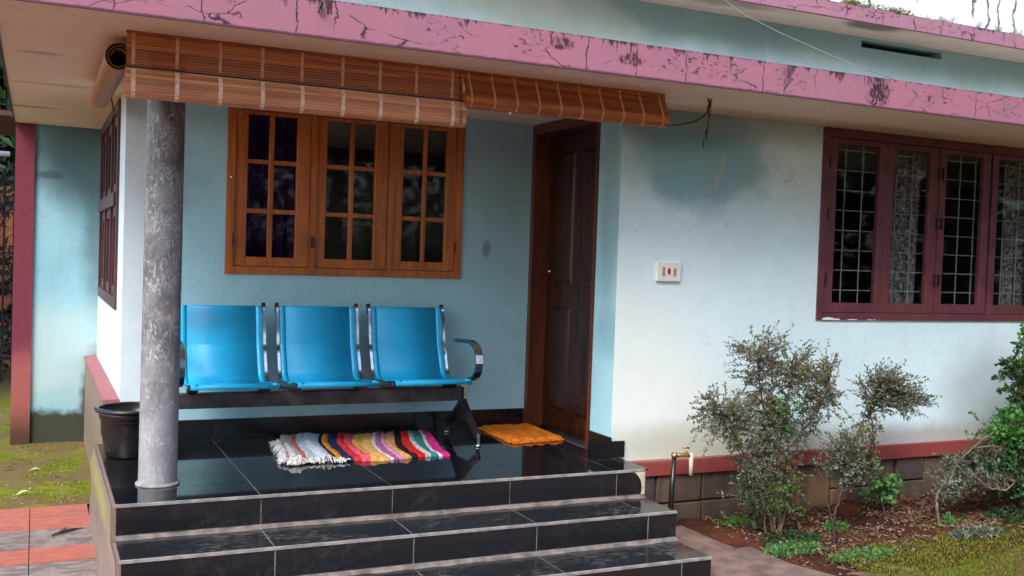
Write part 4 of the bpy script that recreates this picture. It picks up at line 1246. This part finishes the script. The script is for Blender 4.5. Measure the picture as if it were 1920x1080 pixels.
# ================================================================== PLANTS
def rv(a=1.0): return Vector((random.uniform(-a, a), random.uniform(-a, a), random.uniform(-a, a)))
def shrub(name, label, base, limbs, clusters, leaf_mat_, bark, L=(0.013, 0.025), seed=1, stem_r=0.008, cat='shrub', group=None, wl=0.5, ymax=4.835, dens=1.6):
    """limbs: lists of points (world); clusters: (centre, radii, twigs, leaves per twig[, material index])"""
    random.seed(seed)
    root = empty(name, base, label, cat, group)
    st = MB(); nodes = []
    for lb in limbs:
        P = [Vector(p) for p in lb[0]]; r0, r1 = lb[1], lb[2]
        Q = []
        for i in range(len(P)-1):
            for k_ in range(4):
                q = P[i].lerp(P[i+1], k_/4)
                if Q: q += rv(0.006)
                Q.append(q)
        Q.append(P[-1])
        rads = [r0+(r1-r0)*i/(len(Q)-1) for i in range(len(Q))]
        st.tube(Q, rads, 7); nodes += Q[len(Q)//3:]
    mats = leaf_mat_ if isinstance(leaf_mat_, list) else [leaf_mat_]
    fo = MB()
    for cl in clusters:
        c, r_, nt, nl = Vector(cl[0]), Vector(cl[1]), cl[2], cl[3]
        fo.cur = cl[4] if len(cl) > 4 else 0
        for _ in range(int(nt*dens)):
            u = rv().normalized()*random.random()**0.45
            sp_ = 1.12 if random.random() < 0.8 else 1.45
            tip = c+Vector((u.x*r_.x, u.y*r_.y, u.z*r_.z))*sp_
            if tip.y > ymax: tip.y = ymax-random.random()*0.02
            near = min(nodes, key=lambda q: (q-tip).length+random.random()*0.08)
            mid = near.lerp(tip, 0.5)+rv(0.02)+Vector((0, 0, 0.012))
            st.tube([near, mid, tip], [0.0024, 0.0016, 0.0008], 4, cap=False)
            dirn = (tip-mid).normalized()
            for k_ in range(int(nl*1.35)):
                t_ = 0.15+0.85*(k_+random.random())/nl
                p = mid.lerp(tip, t_)+rv(0.004)
                dd = (dirn*0.5+rv(1.0)+Vector((0, 0, 0.25))).normalized()
                ll = random.uniform(*L)
                if p.y+dd.y*ll > ymax: dd.y = -abs(dd.y)
                if len(mats) > 1 and random.random() < 0.22: fo.cur = random.randrange(min(2, len(mats)))
                else: fo.cur = cl[4] if len(cl) > 4 else 0
                fo.leaf(p, dd, rv().normalized(), ll, ll*wl*random.uniform(0.8, 1.2))
    st.build('stems', bark, root)
    fo.build('foliage', mats, root, kind='stuff')
    return root
LG, LO, LN, LI, LD = M['leaf_grey'], M['leaf_olive'], M['leaf_green'], M['leaf_ivy'], M['leaf_dark']
shrub('shrub', 'tall sparse grey-green shrub with a dry brown side, nearest the steps against the front wall', (3.80, 4.45, G),
      [([(3.78, 4.46, G-0.02), (3.76, 4.46, -0.1), (3.70, 4.45, 0.15), (3.62, 4.44, 0.42), (3.58, 4.44, 0.62)], 0.011, 0.003),
       ([(3.80, 4.45, G-0.02), (3.82, 4.45, -0.15), (3.82, 4.45, 0.06), (3.95, 4.45, 0.18), (4.06, 4.45, 0.30), (4.12, 4.45, 0.42)], 0.010, 0.003),
       ([(3.77, 4.46, G-0.02), (3.70, 4.47, -0.16), (3.58, 4.46, 0.0), (3.42, 4.44, 0.22), (3.32, 4.43, 0.32)], 0.009, 0.003),
       ([(3.76, 4.46, -0.1), (3.80, 4.45, 0.25), (3.85, 4.45, 0.5)], 0.007, 0.003),
       ([(3.79, 4.44, G-0.02), (3.83, 4.43, -0.2), (3.88, 4.43, -0.02)], 0.007, 0.003),
       ([(3.72, 4.45, G-0.02), (3.66, 4.43, -0.2), (3.56, 4.42, -0.1), (3.50, 4.43, -0.16)], 0.007, 0.003)],
      [((3.63, 4.45, 0.58), (0.20, 0.15, 0.17), 100, 11, 0), ((3.85, 4.45, 0.50), (0.18, 0.15, 0.13), 60, 11, 1), ((4.04, 4.45, 0.46), (0.14, 0.13, 0.16), 65, 11, 1),
       ((4.06, 4.46, 0.30), (0.16, 0.12, 0.13), 40, 11, 0), ((3.36, 4.43, 0.28), (0.18, 0.13, 0.15), 80, 11, 0), ((3.50, 4.43, 0.26), (0.16, 0.13, 0.15), 65, 11, 1),
       ((3.68, 4.43, 0.24), (0.15, 0.13, 0.20), 70, 11, 0), ((3.60, 4.45, 0.05), (0.16, 0.12, 0.14), 60, 10, 0), ((3.74, 4.41, 0.30), (0.09, 0.06, 0.12), 45, 10, 2),
       ((3.88, 4.45, 0.20), (0.15, 0.12, 0.13), 45, 10, 0), ((3.76, 4.43, -0.03), (0.17, 0.10, 0.12), 60, 10, 1), ((3.55, 4.42, -0.12), (0.12, 0.09, 0.10), 30, 9, 3),
       ((3.80, 4.42, -0.18), (0.12, 0.08, 0.11), 35, 9, 2), ((3.66, 4.42, -0.22), (0.12, 0.08, 0.10), 25, 9, 3), ((4.02, 4.46, 0.66), (0.10, 0.08, 0.05), 8, 5, 0)],
      [LG, LO, LN, LD], M['bark'], seed=11)
shrub('shrub', 'thin dark-stemmed shrub in mid bed, its leafy head leaning out over the red band', (4.05, 4.30, G),
      [([(4.02, 4.24, G-0.02), (4.00, 4.25, -0.3), (3.98, 4.26, -0.24), (3.97, 4.28, -0.16), (3.99, 4.3, -0.08)], 0.009, 0.003),
       ([(4.00, 4.25, -0.3), (4.05, 4.26, -0.2), (4.10, 4.28, -0.08), (4.13, 4.3, 0.02)], 0.008, 0.003),
       ([(4.08, 4.27, -0.14), (4.25, 4.32, -0.10), (4.40, 4.4, 0.02), (4.47, 4.44, 0.14), (4.44, 4.45, 0.25), (4.52, 4.45, 0.36)], 0.007, 0.003)],
      [((4.13, 4.34, 0.06), (0.16, 0.12, 0.12), 65, 10, 0), ((4.28, 4.38, 0.07), (0.13, 0.12, 0.14), 55, 10, 1), ((4.18, 4.33, -0.06), (0.14, 0.10, 0.09), 40, 9, 0),
       ((4.58, 4.45, 0.40), (0.15, 0.12, 0.12), 85, 11, 0), ((4.72, 4.45, 0.33), (0.16, 0.12, 0.11), 65, 11, 0), ((4.85, 4.45, 0.33), (0.10, 0.08, 0.05), 18, 9, 0),
       ((4.54, 4.45, 0.50), (0.09, 0.08, 0.06), 22, 9, 0), ((4.45, 4.45, 0.27), (0.06, 0.07, 0.12), 26, 9, 0), ((4.38, 4.45, 0.42), (0.08, 0.06, 0.10), 10, 7, 0), ((4.36, 4.4, -0.05), (0.10, 0.08, 0.08), 22, 8, 1)],
      [LG, LO], M['bark_d'], seed=21)
shrub('vine', 'light green broad-leaved creeper climbing below the red band between the two shrubs', (4.55, 4.55, G),
      [([(4.72, 4.55, G), (4.68, 4.6, -0.25), (4.60, 4.66, -0.12), (4.50, 4.72, -0.02)], 0.004, 0.002)],
      [((4.68, 4.58, -0.22), (0.13, 0.07, 0.09), 26, 7), ((4.58, 4.64, -0.10), (0.10, 0.06, 0.07), 18, 7), ((4.49, 4.70, 0.0), (0.05, 0.05, 0.05), 10, 6)],
      LI, M['bark'], L=(0.025, 0.045), seed=31, cat='plant', wl=0.8)
shrub('shrub', 'bare arching grey branches sprawling over dark leaves towards the right edge of the bed', (4.95, 4.35, G),
      [([(4.88, 4.30, G-0.02), (4.87, 4.32, -0.3), (4.90, 4.35, -0.22), (5.05, 4.38, -0.10), (5.2, 4.4, 0.0), (5.38, 4.4, 0.10), (5.6, 4.4, 0.16)], 0.009, 0.004),
       ([(4.90, 4.35, -0.22), (5.02, 4.36, -0.15), (5.08, 4.37, -0.05), (5.1, 4.38, 0.02)], 0.006, 0.003),
       ([(5.25, 4.4, 0.03), (5.45, 4.37, 0.03), (5.65, 4.35, 0.10)], 0.006, 0.003), ([(5.3, 4.4, 0.06), (5.32, 4.4, 0.16), (5.42, 4.4, 0.24)], 0.005, 0.002),
       ([(5.12, 4.30, -0.1), (5.25, 4.28, -0.2), (5.38, 4.26, -0.22), (5.6, 4.3, -0.14)], 0.008, 0.004), ([(5.0, 4.3, -0.05), (5.15, 4.3, -0.16), (5.3, 4.3, -0.22)], 0.005, 0.003)],
      [((5.22, 4.42, -0.13), (0.22, 0.13, 0.11), 90, 9, 0), ((5.45, 4.45, -0.12), (0.22, 0.13, 0.15), 90, 9, 1), ((5.0, 4.36, -0.2), (0.12, 0.08, 0.07), 25, 8, 0)],
      [LG, LD], M['bark'], L=(0.018, 0.034), seed=41)
shrub('shrub', 'dense fresh green leafy shrub cut off by the right edge of the photo', (5.75, 4.4, G),
      [([(5.72, 4.4, G-0.02), (5.7, 4.4, -0.1), (5.66, 4.42, 0.2), (5.68, 4.44, 0.5)], 0.012, 0.004),
       ([(5.76, 4.4, G-0.02), (5.85, 4.38, 0.0), (5.95, 4.38, 0.3), (6.0, 4.4, 0.6)], 0.012, 0.004),
       ([(5.7, 4.4, -0.1), (5.56, 4.36, 0.02), (5.50, 4.34, 0.12)], 0.007, 0.003)],
      [((5.72, 4.43, 0.42), (0.16, 0.16, 0.18), 60, 9, 1), ((5.90, 4.40, 0.50), (0.25, 0.18, 0.25), 120, 9, 0), ((5.66, 4.40, 0.10), (0.24, 0.18, 0.16), 130, 9, 0),
       ((5.60, 4.36, -0.12), (0.20, 0.16, 0.16), 90, 9, 1), ((5.90, 4.32, 0.05), (0.26, 0.2, 0.3), 150, 9, 0), ((5.52, 4.35, 0.08), (0.10, 0.1, 0.08), 30, 9, 0), ((5.85, 4.25, -0.25), (0.26, 0.16, 0.15), 80, 9, 1)],
      [LN, LD], M['bark'], L=(0.022, 0.045), seed=51, wl=0.65, ymax=4.82)

def weed(label, c, r_, n, mat, L, seed, h=0.09, group=None):
    random.seed(seed); root = empty('weed', (c[0], c[1], G), label, 'plant', group)
    f = MB(); st = MB()
    for _ in range(n):
        a = random.random()*6.283; q = random.random()**0.5
        p = Vector((c[0]+r_[0]*q*math.cos(a), c[1]+r_[1]*q*math.sin(a), G+0.01))
        tip = p+Vector((random.uniform(-.4, .4)*h, random.uniform(-.4, .4)*h, h*random.uniform(0.4, 1.1)*(1.2-q)))
        st.tube([p-Vector((0, 0, 0.02)), tip], [0.0016, 0.001], 4)
        for k_ in range(6):
            t_ = random.uniform(0.3, 1)
            f.leaf(p.lerp(tip, t_), (rv()+Vector((0, 0, 0.5))).normalized(), rv(), random.uniform(*L), random.uniform(*L)*0.55)
    st.build('stems', mat, root); f.build('foliage', mat, root, kind='stuff')
weed('low bright green weed at the foot of the stone plinth nearest the steps', (3.66, 4.62), (0.13, 0.08), 70, LN, (0.016, 0.03), 61, 0.13)
weed('spreading light green weed at the front edge of the bed beside the path', (3.66, 4.18), (0.20, 0.09), 110, LI, (0.014, 0.026), 62, 0.06)
weed('small green seedling tuft growing in the leaf litter under the dark-stemmed shrub', (4.20, 4.42), (0.08, 0.05), 30, LN, (0.02, 0.035), 63, 0.08)
weed('little yellow-green seedling on the bare red soil below the arching branches', (5.0, 4.35), (0.04, 0.03), 10, LI, (0.02, 0.035), 64, 0.08)
weed('dull green ground weed where the bed meets the mossy lawn', (4.95, 4.10), (0.22, 0.08), 80, LG, (0.016, 0.03), 65, 0.05)
weed('pale green weed straggling along the path edge in the bottom of the photo', (3.98, 3.98), (0.26, 0.08), 90, LI, (0.012, 0.022), 66, 0.05)
weed('dense low green weed on the bare soil between the path and the tall shrub', (3.78, 4.32), (0.22, 0.10), 90, LD, (0.016, 0.03), 68, 0.07)
weed('dark green weed in the shade at the far right of the bed', (5.5, 4.3), (0.25, 0.10), 80, LD, (0.02, 0.035), 67, 0.07)

# leaf litter
random.seed(71); f = MB()
for _ in range(9000):
    x = random.uniform(3.55, 6.2); y = random.uniform(lawn_edge(x)-0.08 if x > 3.9 else 3.85, 4.84)
    if nz(x*2.3, y*2.3, 5) < -0.25+0.15*max(0, 4.1-y): continue
    z = soil_z(x, y)+random.uniform(0.002, 0.014)
    L = random.uniform(0.010, 0.034)*(1.5 if random.random() < 0.08 else 1)
    d_ = Vector((random.uniform(-1, 1), random.uniform(-1, 1), random.uniform(-0.25, 0.35)))
    f.leaf(Vector((x, y, z)), d_, Vector((random.uniform(-.5, .5), random.uniform(-.5, .5), 1)), L, L*random.uniform(0.35, 0.6), random.uniform(-0.3, 0.4))
f.build('leaf_litter', M['leaf_dry'], kind='stuff')
# grass and moss blades on the lawn
random.seed(72); f = MB()
for _ in range(26000):
    x = random.uniform(3.8, 6.6); y = random.uniform(3.4, lawn_edge(x)+0.16)
    if nz(x*3, y*3) < -0.30+0.3*random.random()-0.15: continue
    h = random.uniform(0.004, 0.020)
    f.leaf(Vector((x, y, G+0.004)), Vector((random.uniform(-.7, .7), random.uniform(-.7, .7), 1)), rv(), h, h*0.4)
f.build('lawn_grass', M['moss_tuft'], kind='stuff')
random.seed(73); f = MB()
for _ in range(9000):
    x = random.uniform(-0.5, 0.30); y = random.uniform(6.34, 9.5)
    if nz(x*4, y*3) < 0.0: continue
    h = random.uniform(0.004, 0.014)
    f.leaf(Vector((x, y, G+0.006)), Vector((random.uniform(-.7, .7), random.uniform(-.7, .7), 1)), rv(), h, h*0.5)
f.build('yard_moss', M['moss_tuft'], kind='stuff')
random.seed(74); f = MB()
for i in range(900):
    if i < 600: x = random.uniform(3.45, 6.0); y = random.uniform(3.85, 4.84); z = soil_z(x, y)
    else: x = random.uniform(-0.5, 0.29); y = 6.4+3*random.random()**1.5; z = G+0.006
    r_ = random.uniform(0.003, 0.009)*(1.6 if random.random() < 0.06 else 1)
    f.add([(x+r_*random.uniform(.7, 1.3), y, z), (x, y+r_*random.uniform(.7, 1.3), z), (x-r_, y, z), (x, y-r_, z), (x, y, z+r_*random.uniform(.4, .9))], [(0, 1, 4), (1, 2, 4), (2, 3, 4), (3, 0, 4)])
f.build('pebbles', simple('yard_pebble', (0.26, 0.19, 0.15), 0.9, var=0.5, scale=15), kind='stuff')
# single fallen leaves at the left
def fallen(label, x, y, ang, L, mat, z=G+0.012):
    b = MB(); p = Vector((0, 0, 0)); d_ = Vector((math.cos(ang), math.sin(ang), 0.05)); a = Vector((-math.sin(ang), math.cos(ang), 0)); u = Vector((0, 0, 1))
    vs = []; fs = []; n = 8
    for i in range(n+1):
        t = i/n; w = L*0.22*math.sin(math.pi*min(1, t*0.95+0.03))
        c = Vector((x, y, z))+d_*L*(t-0.5)+u*0.01*math.sin(t*3)
        vs += [c+a*w+u*w*0.4, c, c-a*w+u*w*0.4]
    for i in range(n):
        k_ = 3*i; fs += [(k_, k_+3, k_+4, k_+1), (k_+1, k_+4, k_+5, k_+2)]
    vs += [Vector((x, y, z))-d_*L*0.5, Vector((x, y, z))-d_*L*0.75+a*0.006, Vector((x, y, z))-d_*L*0.5+a*0.003]
    b.add([v-Vector((0, 0, 0)) for v in vs], fs+[(27, 28, 29)], True)
    tag(b.build('fallen_leaf', mat, org=(x, y, z)), label, 'leaf', 'fallen leaves on the yard')
pale = simple('pale_fallen_leaf', (0.52, 0.55, 0.26), 0.6)
dryb = simple('brown_fallen_leaf', (0.12, 0.05, 0.025), 0.8)
fallen('pale green-yellow fallen leaf on the moss close to the paving edge', -0.04, 6.66, 0.3, 0.085, pale)
fallen('small pale fallen leaf on the moss farther up, left of the curled brown one', 0.02, 7.32, 0.0, 0.07, pale)
fallen('curled brown fallen leaf on the moss beside the porch side', 0.14, 7.12, 0.9, 0.055, dryb)
fallen('dark fallen leaf on the moss at the left edge of the photo', -0.14, 7.42, 0.1, 0.06, dryb)
tw = MB(); tw.tube([(0.10, 5.66, G+0.014), (0.15, 5.70, G+0.020), (0.20, 5.74, G+0.016), (0.25, 5.77, G+0.013)], [0.005, 0.009, 0.007, 0.002], 6); tw.tube([(0.13, 5.68, G+0.02), (0.17, 5.75, G+0.025)], [0.006, 0.002], 5)
tag(tw.build('twig', M['bark_d'], org=(0.17, 5.7, G)), 'dark broken twig lying on the red and grey pavers', 'twig')
# moss on the upper fascia
random.seed(81); f = MB()
for _ in range(900):
    x = random.choice([random.gauss(4.28, 0.035), random.gauss(4.50, 0.10), random.gauss(4.66, 0.05)])
    y = 4.585+random.uniform(-0.02, 0.012); p = Vector((x, y, 2.632+random.random()**2*0.035))
    f.leaf(p, Vector((random.uniform(-.8, .8), random.uniform(-1, 0), random.uniform(-0.4, 1))), rv(), random.uniform(0.008, 0.022), 0.007)
tag(f.build('roof_moss', M['moss_tuft'], kind='stuff'))
# a wilted plant rooted on the sunshade edge above the porch
random.seed(82)
root = empty('weed', (1.15, 4.09, 2.12), 'tiny weed hanging over the pink fascia above the bamboo blind', 'plant')
st = MB(); st.tube([(1.02, 4.10, 2.121), (1.02, 4.072, 2.13), (1.022, 4.068, 2.10), (1.02, 4.070, 2.075)], 0.0025, 5); st.build('stems', M['bark_d'], root)
f = MB()
for _ in range(26):
    f.leaf(Vector((1.02, 4.068, 2.075))+Vector((random.uniform(-.012, .012), random.uniform(-.006, 0), random.uniform(-.012, .02))), rv(), rv(), 0.014, 0.007)
f.build('foliage', M['leaf_dark'], root, kind='stuff')

# ================================================================== LEFT BACKGROUND
fn = empty('bar_fence', (-0.6, 12.0, G), 'dark upright-bar fence seen past the pink corner post at the far left', 'fence')
for k_ in range(26):
    xx = -2.4+0.095*k_
    MB().box(xx-0.011, xx+0.011, 12.0, 12.022, G, 1.85).build('bar', M['black_metal'], fn)
for zz in (-0.15, 0.75, 1.72):
    MB().box(-2.45, 0.05, 11.975, 11.9985, zz-0.02, zz+0.02).build('rail', M['black_metal'], fn)
ow = MB(); ow.box(-4.0, 1.5, 13.6, 13.8, G, 1.75)
tag(ow.build('boundary_wall', M['orange_wall'], org=(-1, 13.7, G)), 'orange laterite boundary wall behind the dark bar fence', 'wall')
sh_ = empty('shed', (-1.5, 10.6, G), 'dark rusty sheet-roofed shed beyond the corner post, a white pipe along its edge', 'shed')
MB().hexa([(-4, 9.3, 2.12), (-0.2, 9.3, 2.12), (-0.2, 13.0, 2.3), (-4, 13.0, 2.3), (-4, 9.3, 2.16), (-0.2, 9.3, 2.16), (-0.2, 13.0, 2.34), (-4, 13.0, 2.34)]).build('roof', M['rust_roof'], sh_)
MB().tube([(-4, 9.6, 1.83), (-0.215, 9.6, 1.83)], 0.022, 10).build('gutter_pipe', M['white_pipe'], sh_)
for xx in (-3.9, -2.0): MB().box(xx-0.05, xx+0.05, 9.7, 9.8, G, 2.12).build('post', M['bark_d'], sh_)
shrub('shrub', 'dark leafy shrub growing behind the bar fence at the far left', (-0.9, 12.7, G),
      [([(-0.9, 12.7, G), (-0.8, 12.7, 0.3), (-0.6, 12.7, 0.9)], 0.03, 0.01), ([(-0.4, 12.7, G), (-0.4, 12.7, 0.5)], 0.03, 0.01)],
      [((-0.5, 12.7, 0.45), (0.8, 0.3, 0.75), 160, 10, 0), ((-0.6, 12.6, 1.75), (0.8, 0.3, 0.14), 60, 9, 1), ((-0.4, 12.5, 0.1), (0.5, 0.2, 0.3), 50, 8, 1)],
      [LD, LG], M['bark_d'], L=(0.04, 0.09), seed=91, ymax=13.5)

shrub('garden_tree', 'tall dark tree rising behind the shed roof left of the house', (-1.6, 16.0, G),
      [([(-1.6, 16.0, G), (-1.5, 16.0, 2.5), (-1.3, 16.0, 5.0)], 0.15, 0.05), ([(-1.5, 16, 2.5), (-0.5, 16, 4.0)], 0.06, 0.03)],
      [((-1.0, 16.0, 3.6), (2.0, 0.9, 2.6), 900, 12, 0), ((-0.6, 15.6, 1.9), (1.0, 0.6, 0.7), 260, 12, 0)], [LD, LG], M['bark_d'], L=(0.16, 0.30), seed=92, ymax=17.5, cat='tree')

bw = MB(); bw.box(-14, 18, -12.3, -12.1, G-0.05, 1.3)  # unseen wall added behind the viewer to close the low sky gap
tag(bw.build('boundary_wall', M['orange_wall'], org=(0, -12.2, G)), 'unseen laterite wall added behind the viewer to block low sky in the panes', 'wall')
random.seed(95); hg = empty('added_hedge', (2, -10.8, G), 'unseen tall leaf screen added behind the viewer to darken the window pane reflections', 'added_hedge')  # unseen leaf screen added to keep bright sky out of pane reflections
f = MB()
for _ in range(12000):
    x = random.uniform(-12, 16); zz = random.random()*(4.2+0.8*nz(x*0.8, 1))
    f.leaf(Vector((x, -10.8+random.uniform(-0.6, 0.6), G+zz)), rv(), rv(), random.uniform(0.18, 0.34), 0.16)
f.build('foliage', M['leaf_dark'], hg, kind='stuff')
st = MB()
for k_ in range(30):
    x = -12+k_*0.95; st.tube([(x, -10.8, G), (x+0.1, -10.8, G+1.6)], [0.04, 0.02], 6)
st.build('stems', M['bark_d'], hg, kind='stuff')

hg = empty('added_hedge', (11.6, -3.5, G), 'unseen dark leaf screen added at the right to darken reflections in the maroon window', 'added_hedge')  # second unseen screen, added to darken the maroon window's reflections
f = MB()
for _ in range(9000):
    y = random.uniform(-10.5, 3.6); zz = random.random()*(4.0+0.8*nz(y*0.8, 3))
    f.leaf(Vector((11.6+random.uniform(-0.6, 0.6), y, G+zz)), rv(), rv(), random.uniform(0.18, 0.34), 0.16)
f.build('foliage', M['leaf_dark'], hg, kind='stuff')
st = MB()
for k_ in range(15):
    y = -10.5+k_*1.0; st.tube([(11.6, y, G), (11.65, y, G+1.6)], [0.04, 0.02], 6)
st.build('stems', M['bark_d'], hg, kind='stuff')

def tree(label, x, y, h, cr, seed):  # unseen trees added behind the viewer, tall and dense to darken porch and reflections
    random.seed(seed); root = empty('garden_tree', (x, y, G), label, 'tree', 'unseen garden trees added behind the viewer')
    st = MB(); st.tube([(x, y, G-0.1), (x+0.1, y, G+h*0.3), (x, y+0.1, G+h*0.6)], [0.18, 0.14, 0.08], 10)
    f = MB()
    c = Vector((x, y, G+h*0.68))
    for _ in range(9):
        t_ = c+Vector((random.uniform(-1, 1)*cr, random.uniform(-1, 1)*cr, random.uniform(-.5, .6)*cr))
        st.tube([(x, y, G+h*0.4), t_], [0.07, 0.02], 6)
        for _ in range(420):
            u = rv().normalized()*random.random()**0.4*cr*0.62
            f.leaf(t_+u, rv(), rv(), random.uniform(0.2, 0.36), 0.17)
    st.build('trunk', M['bark_d'], root); f.build('crown', M['leaf_dark'], root, kind='stuff')
for i, (x, y, h, cr) in enumerate(((-6.5, -7, 8.0, 3.0), (-2.5, -9, 9.5, 3.2), (1.5, -8, 8.5, 3.1), (5.5, -8.5, 9.0, 3.2), (9.5, -6.5, 8.0, 3.0), (13.5, -2.0, 8.0, 3.2))):
    tree(('unseen dark tree across the yard, leftmost of the added row mirrored in the panes', 'tallest unseen dark tree in the added row mirrored in the porch window panes', 'unseen added dark tree facing the porch door', 'unseen added tall dark tree facing the front wall', 'unseen added dark tree facing the maroon window', 'unseen added dark tree at the far end of the mirrored row')[i], x, y, h, cr, 100+i)
